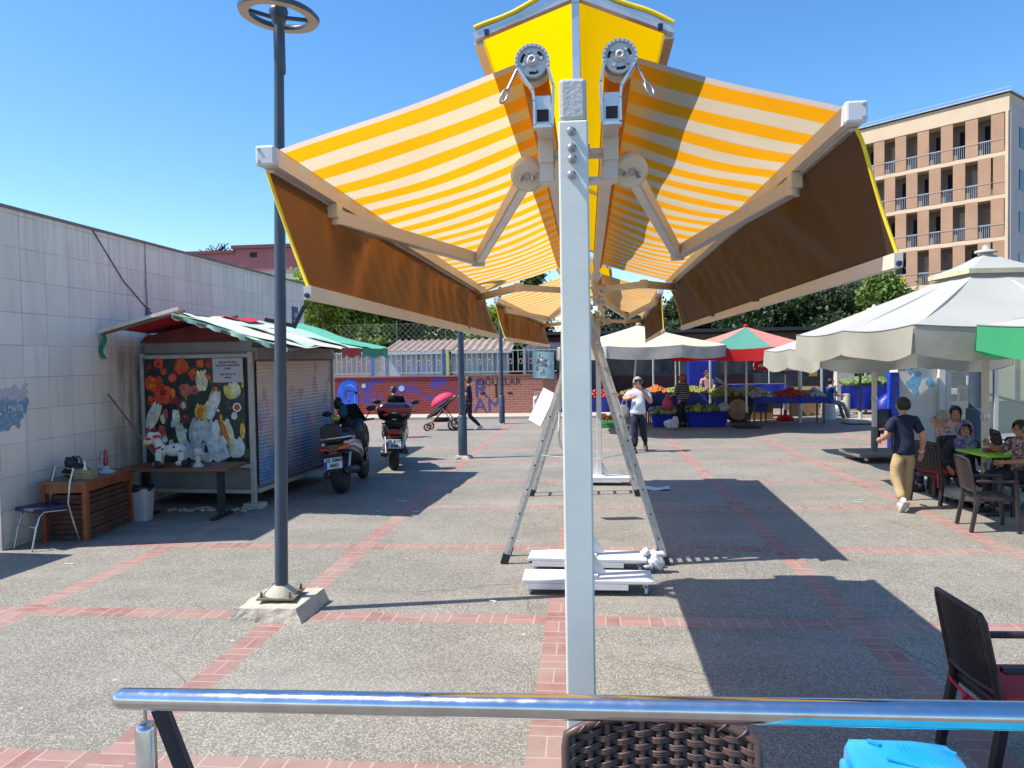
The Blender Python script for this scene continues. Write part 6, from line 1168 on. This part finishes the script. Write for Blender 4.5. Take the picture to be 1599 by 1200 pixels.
p = gr(1066, 667); stripes_m = NT('black_white_striped_jersey'); _o = stripes_m.obj(); _z = stripes_m.sep(_o)[2]; _s = stripes_m.math('LESS_THAN', stripes_m.math('FRACT', stripes_m.math('ADD', stripes_m.math('MULTIPLY', _z, 14.), stripes_m.math('MULTIPLY', stripes_m.noise(_o, 3, 2), 1.2))), .32); stripes_m.set(stripes_m.mix(_s, (.02, .018, .025), (.34, .33, .34)), .85)
person('woman with orange hair and striped top seen from behind, shopping at the stall', (p.x, p.y, 0), R(28), 1.78, dict(eL=(-.15, -.0, .64), wL=(-.15, .12, .6), eR=(.15, .02, .64), wR=(.15, .1, .54)), stripes_m.m, blackc, shoe_b, hair_o, sleeve=.55, w=1.3, hairlen=.03)
o = MB().loft([(-.47, 0, 0, .13, .08), (-.44, .01, 0, .18, .11), (-.3, 0, 0, .19, .12), (-.15, -.01, 0, .12, .07), (-.03, 0, 0, .05, .03), (.04, 0, 0, .06, .02)], 16, axis='Z', p=2.2).build('red_bag', mat('red_shopping_bag', (.5, .04, .09), .6, 0, .1, 8), None, (p.x - .5, p.y - .05, 1.08)); tag(o, 'red shopping bag held by the woman with orange hair', 'bag')
p = gr(733, 672); person('woman in dark clothes and white shoes pushing a pram leftwards', (p.x, p.y, 0), R(90), 1.84, dict(eL=(-.12, .05, .64), wL=(-.09, .2, .63), eR=(.12, .05, .64), wR=(.09, .2, .63), kR=(.05, .0, .27), aR=(.05, -.2, .06), kL=(-.05, .09, .28), aL=(-.05, .1, .045)), navy_c, navy_t, shoe_w, hair_br, sleeve=.35, hairlen=.012, toes=dict(R=(0, 1, -.3), L=(0, 1, 0)))
# pram
p = gr(697, 672); t = thing('baby_stroller', 'black framed pram with pinkish red hood in front of the graffiti wall', 'stroller', (p.x, p.y, 0), R(90)); hood = mat('red_pink_hood', (.62, .02, .09), .7, 0, .08, 4); rose = mat('rose_gold_frame', (.35, .2, .15), .35, .7, .08, 6)
def hood_fn(a, b):
    th = math.pi*.5*a*.92; ph = math.pi*2*b; q = Matrix.Rotation(R(-28), 3, 'X') @ V((.27*math.sin(th)*math.cos(ph), .44*math.sin(th)*math.sin(ph), .26*math.cos(th)*(1 + .03*math.sin(ph*6)))); return V((0, .1, .98)) + q
MB().grid(hood_fn, 9, 24).build('hood', hood, t)
MB().loft([(-.12, 0, 1.0, .23, .06), (.05, 0, .8, .24, .13), (.35, 0, .62, .23, .12), (.62, 0, .46, .2, .05)], 16, p=3).build('seat_pod', blackc, t)
for sx in (-1, 1):
    MB().tube([(sx*.26, -.45, 1.22), (sx*.26, -.2, 1.02), (sx*.26, .3, .62), (sx*.25, .62, .42)], .022, 8).build('push_bar', black_plastic, t); MB().tube([(sx*.26, -.3, .2), (sx*.26, .05, .75), (sx*.24, .55, .2)], .024, 8).build('frame_leg', rose, t)
    for y, r in ((-.3, .2), (.6, .13)): w = MB().lathe([(r*.7, -.03), (r, -.03), (r, .03), (r*.7, .03)], (sx*.28, y, r), (1, 0, 0), 20, cap=False).build('wheel', rubber, t); m = MB().lathe([(r*.25, -.03), (r*.25, .03)], (sx*.28, y, r), (1, 0, 0), 10); [m.bar((sx*.28, y, r), (sx*.28, y + r*.75*math.cos(q), r + r*.75*math.sin(q)), .02, .03, up=(1, 0, 0)) for q in [2*math.pi*k/5 for k in range(5)]]; m.build('spokes', rose, w)
MB().box((0, .15, .36), (.42, .5, .14), bev=.04).build('basket', blackc, t); MB().tube([(-.26, -.45, 1.22), (.26, -.45, 1.22)], .024, 8).build('handle', black_plastic, t)
p = gr(616, 684); person('dark clothed person with dark hair half hidden behind the black scooter', (p.x, p.y, 0), R(80), 1.62, dict(eL=(-.14, .06, .66), wL=(-.13, .23, .6), eR=(.14, .0, .66), wR=(.12, .15, .55), kR=(.05, -.02, .28), aR=(.05, -.16, .06)), blackc, navy_t, shoe_w, hair_br, sleeve=.35, hairlen=.02)
def seated(label, u, v, Y, rz, h, shirt, pants, hair, J=None, **kw):
    q = at(u, v, Y); z0 = q.z - .93*h; f = -z0/h + .045; hz = .51
    d = dict(kR=(.075, .25, .52), aR=(.08, .24, f), kL=(-.075, .25, .52), aL=(-.08, .24, f), hR=(.055, .02, .5), hL=(-.055, .02, .5), eR=(.14, .05, .65), wR=(.1, .2, .64), eL=(-.14, .05, .65), wL=(-.1, .2, .64)); d.update(J or {})
    return person(label, (q.x, Y, z0), rz, h, d, shirt, pants, kw.pop('shoes', shoe_b), hair, **kw)
def plaid():
    t = NT('checked_shirt'); o = t.obj(); x, y, z = t.sep(o); s = lambda c, k: t.math('LESS_THAN', t.math('FRACT', t.math('MULTIPLY', c, k)), .4); f = t.math('MULTIPLY', t.math('ADD', s(t.math('ADD', x, y), 14.), s(z, 14.)), .5); t.set(t.mix(f, (.42, .43, .5), (.03, .04, .12)), .85); return t.m
def floral(name, a, b, c, sc=18):
    t = NT(name); o = t.obj(); k = t.mix(t.ramp(t.noise(o, sc, 3), .45, .55), a, b); k = t.mix(t.ramp(t.noise(t.map(o, loc=(3, 1, 2)), sc*1.2, 2), .55, .62), k, c); t.set(k, .8); return t.m
seated('grey haired man in checked shirt seated at the green table', 1482, 652, 13.5, R(70), 1.8, plaid(), navy_t, hair_g, sleeve=.7, w=1.1, J=dict(eL=(-.15, .1, .68), wL=(-.05, .12, .86), ucb=(0, .03, .8), nck=(0, .04, .845), hb=(0, .06, .87), hm=(0, .065, .93), ht=(0, .06, .965), jaw=(0, .085, .893)))
seated('dark haired person in pinkish top seated behind the grey haired man', 1492, 644, 14.6, R(160), 1.8, cloth('dusty_pink_top', (.5, .3, .26)), navy_t, hair_b, sleeve=.4, hairlen=.05)
seated('woman in blue patterned headscarf and dark coat seated at the green table', 1505, 670, 12.75, R(172), 1.8, cloth('charcoal_coat', (.022, .028, .034)), blackc, floral('blue_patterned_scarf', (.06, .08, .25), (.2, .17, .24), (.35, .28, .3), 14), sleeve=.97, w=1.2, scarf=True, J=dict(eR=(.18, .05, .66), wR=(.17, .18, .6)))
seated('person in multicoloured patterned top seated at the right edge', 1594, 668, 11.7, R(95), 1.66, floral('multicolour_pattern_top', (.06, .03, .04), (.4, .3, .28), (.4, .08, .1), 24), blackc, hair_b, skin=skin2, sleeve=.45, w=1.1, J=dict(eR=(.15, .1, .7), wR=(.1, .22, .78)))
seated('man in blue shirt seated on a white stool in the market shade', 1297, 596, 28.6, R(-75), 1.75, cloth('bright_blue_shirt', (.01, .07, .3)), cloth('grey_jeans', (.16, .17, .2)), hair_b, sleeve=.45, J=dict(aR=(.08, .38, .1), aL=(-.08, .36, .1), kR=(.075, .24, .46), kL=(-.075, .24, .46)))
q = at(1294, 620, 28.6); t = thing('plastic_stool', 'white plastic stool under the man in blue', 'stool', (q.x, 28.6, 0)); MB().lathe([(.26, 0), (.22, .5), (.24, .53), (.2, .55)], n=18).build('stool_body', mat('white_plastic', (.55, .56, .57), .45), t)
q = at(1104, 578, 29.3); person('stallholder in a pink top standing at the back of the market', (q.x, 29.3, 0), R(180), 1.85, dict(eR=(.14, .05, .66), wR=(.1, .14, .6), eL=(-.14, .05, .66), wL=(-.1, .14, .6)), cloth('soft_pink_top', (.4, .22, .22)), blackc, shoe_b, hair_br, sleeve=.4)

# ================================================================ cafe corner on the right
def sq_umbrella(label, p, z_top, z_edge, half, rot, m_, val, group, base, poler=.055, vent=True, vm=None, droop=.3):
    t = thing('cafe_umbrella', label, 'umbrella', p, rot, group); c = [(-1, -1), (0, -1), (1, -1), (1, 0), (1, 1), (0, 1), (-1, 1), (-1, 0)]; VV = [V((a*half, b*half, z_edge)) for a, b in c]; apx = V((0, 0, z_top)); m = MB(); vb = MB(); ed = MB()
    for i in range(8):
        a, b = VV[i], VV[(i + 1) % 8]
        def fn(u, w, a=a, b=b): q = apx.lerp(a.lerp(b, w), u); q.z += -.09*math.sin(math.pi*u) - .05*u*math.sin(math.pi*w); return q
        m.grid(fn, 12, 8)
        def fv(w, u, a=a, b=b, i=i):
            e = a.lerp(b, w); s = math.sin(math.pi*w); out = V((e.x, e.y, 0)); out = V((0, -1, 0)) if i < 2 else (V((1, 0, 0)) if i < 4 else (V((0, 1, 0)) if i < 6 else V((-1, 0, 0))))
            return e + out*(.01 + .045*u*math.sin(w*math.pi)*math.sin(w*7 + i*2) - .02*u + .05*u*(1 - s)**2) + V((0, 0, -.05*s - val*u*(.86 + droop*.45*s + .05*math.sin(w*7 + i*3))))
        vb.grid(fv, 16, 5); ed.tube([fv(k/8, 0) + V((0, 0, .006)) for k in range(9)], .009, 5)
    cp = m.build('canopy', m_, t); vb.build('valance', vm or m_, t); ed.build('hem_piping', mat('grey_piping', (.2, .2, .22), .7), cp)
    if vent:
        m = MB(); k = .27
        for i in range(8):
            a, b = VV[i]*k, VV[(i + 1) % 8]*k; a = V((a.x, a.y, z_top - (z_top - z_edge)*.2)); b = V((b.x, b.y, a.z)); ap = V((0, 0, z_top + .1)); m.grid(lambda u, w, a=a, b=b: ap.lerp(a.lerp(b, w), u) - V((0, 0, .04*math.sin(math.pi*u))), 5, 3)
            m.grid(lambda w, u, a=a, b=b: a.lerp(b, w) + V((0, 0, -.07*u)), 3, 1, mi=1)
        m.build('vent_cap', [m_, mat('beige_vent_band', (.5, .46, .3), .8)], t)
    MB().lathe([(.16, 0), (.15, .03), (.05, .05), (.045, .1), (.0, .12)], (0, 0, z_top + (.08 if vent else 0)), n=14, cap=False).build('finial', m_, t)
    MB().tube([(0, 0, .1), (0, 0, z_top)], poler, 16).lathe([(poler*1.18, -.02), (poler*1.25, 0), (poler*1.18, .06)], (0, 0, 1.35), n=16, mi=1).build('pole', [cream_pole, steel], t)
    m = MB()
    for v in VV: m.bar((0, 0, z_top - .12), v - V((0, 0, .05)), .03, .045); m.bar((0, 0, z_top - 1.0), (v + apx)/2 - V((0, 0, .1)), .025, .03)
    m.build('ribs', cream_pole, t)
    if base == 'disc': MB().lathe([(.5, .1), (.6, .13), (.62, .2), (.56, .26), (.1, .3), (.08, .5)], n=30).build('base_disc', mat('pale_base_concrete', (.36, .35, .31), .85, 0, .12, 4, .2, 40, dirt=.3), t)
    if base == 'slab': MB().box((0, 0, .17), (1.15, 1.1, .08), bev=.02).tube([(0, 0, .2), (0, 0, .75)], .07, 12).build('base_slab', mat('grey_board_slab', (.17, .16, .15), .8, 0, .15, 4, dirt=.3), t)
    if base:
        for a in range(4): q = V((.42*math.cos(a*1.57 + .78), .42*math.sin(a*1.57 + .78), .055)); MB().lathe([(.025, -.025), (.055, -.022), (.055, .022), (.025, .025)], q, (1, .2*a, 0), 12).build('castor', steel, t)
    return t
ivory = mat('ivory_canvas', (.44, .445, .415), .8, 0, .06, 1.2, .12, 3, .03, .06, (.45, .43, .38), trans=.2)
ivory_v = mat('ivory_valance', (.46, .44, .36), .8, 0, .08, 2, .25, 4, .03, .12, (.4, .36, .28), trans=.3)
ug = 'white cafe umbrellas'
pA = gr(1541, 790)
sq_umbrella('large white cafe umbrella with vented top and drooping valance, the nearest at the right', (pA.x + .02, pA.y + .1, 0), 3.83, 2.74, 2.15, R(4), ivory, .42, ug, 'disc', vm=ivory_v)
pB = gr(1366, 722); sq_umbrella('white cafe umbrella partly hidden behind the large one, its pole in a wheeled slab', (pB.x + .1, pB.y + .3, 0), 3.35, 2.5, 1.85, R(4), ivory, .46, ug, 'slab', vent=False, vm=ivory_v)
gcan = mat('bright_green_canvas', (.05, .4, .17), .75, 0, .06, 2, trans=.3); t = sq_umbrella('white umbrella with green corners at the right edge of the view', (6.75, 9.3, 0), 3.3, 2.7, 1.5, R(38), ivory, .36, ug, None, vent=False, vm=gcan)
lime = mat('lime_table_top', (.3, .62, .02), .35, 0, .05, 3); t = thing('cafe_table', 'lime green cafe table beside the umbrella pole', 'table', (6.5, 12.25, 0), R(5))
MB().box((0, 0, .83), (1.35, .85, .04), bev=.012).build('tabletop', lime, t)
for sx in (-1, 1):
    for sy in (-1, 1): MB().bar((sx*.55, sy*.33, 0), (sx*.5, sy*.3, .81), .05, .05).build('leg', black_plastic, t)
o = MB().box((0, 0, .03), (.2, .12, .06), bev=.01).build('napkin_box', mat('red_brown_box', (.25, .05, .03), .5), None, (6.1, 12.15, .852)); tag(o, 'small red brown napkin box on the lime table', 'box')
o = MB().ball((0, 0, .06), (.16, .12, .09), 12, 8, jit=.4, seed=4).build('green_bag', mat('pale_green_bag', (.4, .55, .2), .6), None, (6.95, 12.1, .86)); tag(o, 'pale green plastic bag on the lime table', 'bag')
cg = 'dark cafe chairs on the right'
p = gr(1462, 786); t = thing('cafe_chair', 'dark chair with red seat pad, ribbon hanging, behind the walking man', 'chair', (p.x + .1, p.y + .15, 0), R(-62), cg); arm_chair(t, False, True, wick_d, False); proto = t
MB().box((.2, -.26, .38), (.03, .02, .22)).build('cushion_tie', mat('red_ribbon', (.5, .01, .03), .6), t)
p = gr(1541, 826); t = thing('cafe_chair', 'brown armchair without cushion standing before the umbrella base', 'chair', (p.x + .03, p.y, 0), R(-97), cg); arm_chair(t, False, False, mat('taupe_rattan', (.032, .022, .024), .5, 0, .15, 20), False); plain = t
p = gr(1592, 775); c3 = dup(proto, (p.x + .12, p.y + .2, 0), R(-20), 'black chair with red seat pad at the right edge, back towards the viewer')
dup(plain, (8.1, 14.6, 0), R(75), 'dark empty chair behind the lime table turned to the left'); dup(plain, (7.55, 14.2, 0), R(-100), 'dark empty chair behind the lime table turned to the right')
q = at(1482, 680, 13.35); dup(plain, (q.x, 13.45, 0), R(70), 'dark chair under the grey haired man in checked shirt'); q = at(1505, 680, 12.75); dup(plain, (q.x, 12.85, 0), R(172), 'dark chair under the woman in the blue headscarf')
q = at(1594, 680, 11.7); dup(plain, (q.x, 11.75, 0), R(95), 'dark chair under the person in patterned top'); q = at(1492, 680, 14.6); dup(plain, (q.x, 14.65, 0), R(160), 'dark chair under the dark haired person in pink'); p = gr(1388, 716); dup(proto, (p.x + .62, p.y + 1.3, 0), R(-160), 'dark chair with red seat pad hidden behind the walking man')
# glass pavilion
def glass_mat():
    t = NT('pavilion_glass'); tb = t.new('BsdfTransparent'); tb.inputs[0].default_value = (.86, .93, .9, 1); gl = t.new('BsdfGlossy'); gl.inputs['Roughness'].default_value = .02; gl.inputs[0].default_value = (.9, .95, .95, 1)
    fr = t.new('Fresnel'); fr.inputs[0].default_value = 1.5; mx = t.new('MixShader'); f = t.math('ADD', t.math('MULTIPLY', fr.outputs[0], 1.), .08); t.put(mx.inputs[0], f); t.l.new(tb.outputs[0], mx.inputs[1]); t.l.new(gl.outputs[0], mx.inputs[2]); t.l.new(mx.outputs[0], t.out.inputs[0]); return t.m
gl = glass_mat(); GP = thing('glass_pavilion', 'pale grey pillared glass pavilion behind the cafe seating', 'building', (7.7, 19.6, 0)); pg = mat('pale_grey_cladding', (.66, .67, .62), .5, 0, .05, 1.5, dirt=.15); fm = mat('light_frame_metal', (.55, .58, .55), .4, .2, .05, 4)
MB().box((.42, .25, 1.53), (.95, .5, 3.05)).build('pillar', pg, GP); MB().box((.94, .0, 1.53), (.14, .3, 3.05)).box((1.14, .1, 1.53), (.1, .2, 3.05)).build('pilaster', pg, GP); MB().box((4, 1.4, 3.2), (9, 3.2, .26)).build('roof', pg, GP); MB().box((4.6, 1.5, .08), (7, 3, .16)).build('floor', mat('pale_floor', (.6, .58, .53), .8), GP)
m = MB()
for x in (1.2, 2.3, 4.3, 5.4, 7.8): m.box((x, .12, 1.6), (.09, .1, 2.6)); m.box((x, 2.9, 1.6), (.09, .1, 2.6))
m.box((4.5, .12, .28), (6.7, .1, .12)).box((4.5, .12, 3.0), (6.7, .1, .14)).build('frame', fm, GP)
for a, b in ((1.25, 2.25), (2.35, 4.25), (4.35, 5.35), (5.45, 7.75)): MB().box(((a + b)/2,   .12, 1.62), (b - a, .012, 2.6)).build('glass_pane', gl, GP)
MB().box((4.5, 2.6, .55), (6.2, .1, .9)).build('stair_parapet', pg, GP); MB().tube([(2.3, 2.0, 1.45), (6.2, 2.0, .3)], .035, 8).tube([(2.3, 2.0, .1), (2.3, 2.0, 1.45)], .03, 8).build('stair_handrail', steel, GP)
bs = mat('sky_blue_sticker', (.16, .44, .66), .6, 0, .3, 14, dirt=.7, dcol=(.5, .62, .68))
m = MB()
for (x, z, w, h_) in ((.3, 1.62, .3, .42), (.42, 1.8, .22, .34), (.22, 1.95, .16, .22), (.7, 1.62, .2, .3), (.36, 1.4, .2, .2)): rd_ = random.Random(int(x*50)); m.prism([(x + w/2*math.cos(a_)*rd_.uniform(.55, 1.15), z + h_/2*math.sin(a_)*rd_.uniform(.55, 1.15)) for a_ in [2*math.pi*k_/18 for k_ in range(18)]], (-.004 - .0007*len(m.f)/20, 0))
m.build('blue_spray_patch', bs, GP)
m = MB()
for (x, z, w, h_) in ((.72, 2.2, .14, .36), (.02, 2.1, .16, .24), (.6, 2.8, .05, .1), (1.28, 2.4, .14, .18), (1.45, 2.36, .12, .12)): m.box((x, -.006 if x < 1 else .095, z), (w, .006, h_))
m.build('paper_notice', shw, GP)
MB().box((-.18, -.05, .95), (.18, .3, 1.9)).build('blue_stack', mat('vivid_blue_stack', (.01, .06, .55), .4, 0, .4, 8), GP)
rdm = mat('far_road_paving', (.45, .43, .38), .9, 0, .08, 1)
t = thing('dark_lorry', 'dark vehicle with white bars on its rear seen through the glass pavilion', 'vehicle', (13.0, 31, 0)); bd = mat('slate_blue_body', (.05, .075, .09), .4, 0, .1, 2)
MB().loft([(-1.3, 0, 1.9, 1.3, 1.5), (-1.2, 0, 1.9, 1.35, 1.55), (3.6, 0, 1.9, 1.35, 1.55), (3.7, 0, 1.9, 1.3, 1.5)], 20, axis='Y', p=7).build('body', bd, t); MB().box((0, -1.33, 2.55), (1.6, .04, .7)).build('window', glassd, t)
m = MB()
for z in (2.95, 1.75, .9): m.box((.1, -1.36, z), (1.3, .05, .22), bev=.02)
m.build('white_bar', shw, t); 
for x in (-.85, .85): MB().lathe([(.25, -.14), (.42, -.14), (.42, .14), (.25, .14)], (x, -.5, .42), (1, 0, 0), 20).build('wheel', rubber, t); MB().box((x*1.3, -1.36, 1.3), (.2, .05, .35), bev=.02).build('tail_lamp', shw, t)
t = thing('low_pale_wall', 'low pale wall far behind the glass pavilion', 'wall', (18.5, 33, 0)); MB().box((0, 0, 1.2), (7, .4, 2.4)).build('wall', mat('pale_yellow_render', (.55, .5, .36), .85, 0, .08, 1), t); MB().box((0, 0, 2.44), (7.2, .5, .1)).build('coping', conc, t)
# small litter and wrap
rd = random.Random(9)
for i, (u, v) in enumerate(((1345, 782), (1351, 823), (700, 783), (628, 783), (650, 800), (590, 799), (108, 882), (1341, 785), (770, 940))):
    p = gr(u, v); o = MB().box((0, 0, .008), (rd.uniform(.05, .16), .025, .006), rd.uniform(-.6, .6)).build('paper_scrap', shw, None, (p.x, p.y, .0)); tag(o, 'small white paper scrap lying on the paving', 'litter', 'paper scraps on the paving')
p = gr(1018, 893); m = MB()
for i in range(9): m.ball((rd.uniform(-.08, .1), rd.uniform(-.12, .12), rd.uniform(.05, .2)), (rd.uniform(.04, .09), .05, rd.uniform(.03, .08)), 9, 7, jit=.7, seed=i)
tag(m.build('plastic_wrap', mat('crumpled_clear_wrap', (.6, .62, .64), .25, 0, .2, 14, .5, 30, .01), None, (p.x + .0, p.y + .05, .02)), 'crumpled clear plastic wrap at the right end of the white awning base', 'plastic wrap')
p = gr(1020, 764); tag(MB().grid(lambda a, b: V((-.3 + .6*a, -.16 + .32*b, .015 + .012*math.sin(a*9 + b*5))), 10, 6).build('plastic_sheet', mat('greyish_sheet', (.5, .53, .57), .4), None, (p.x, p.y, .0)), 'flat pale plastic sheet on the paving beside the far awning base', 'plastic sheet')
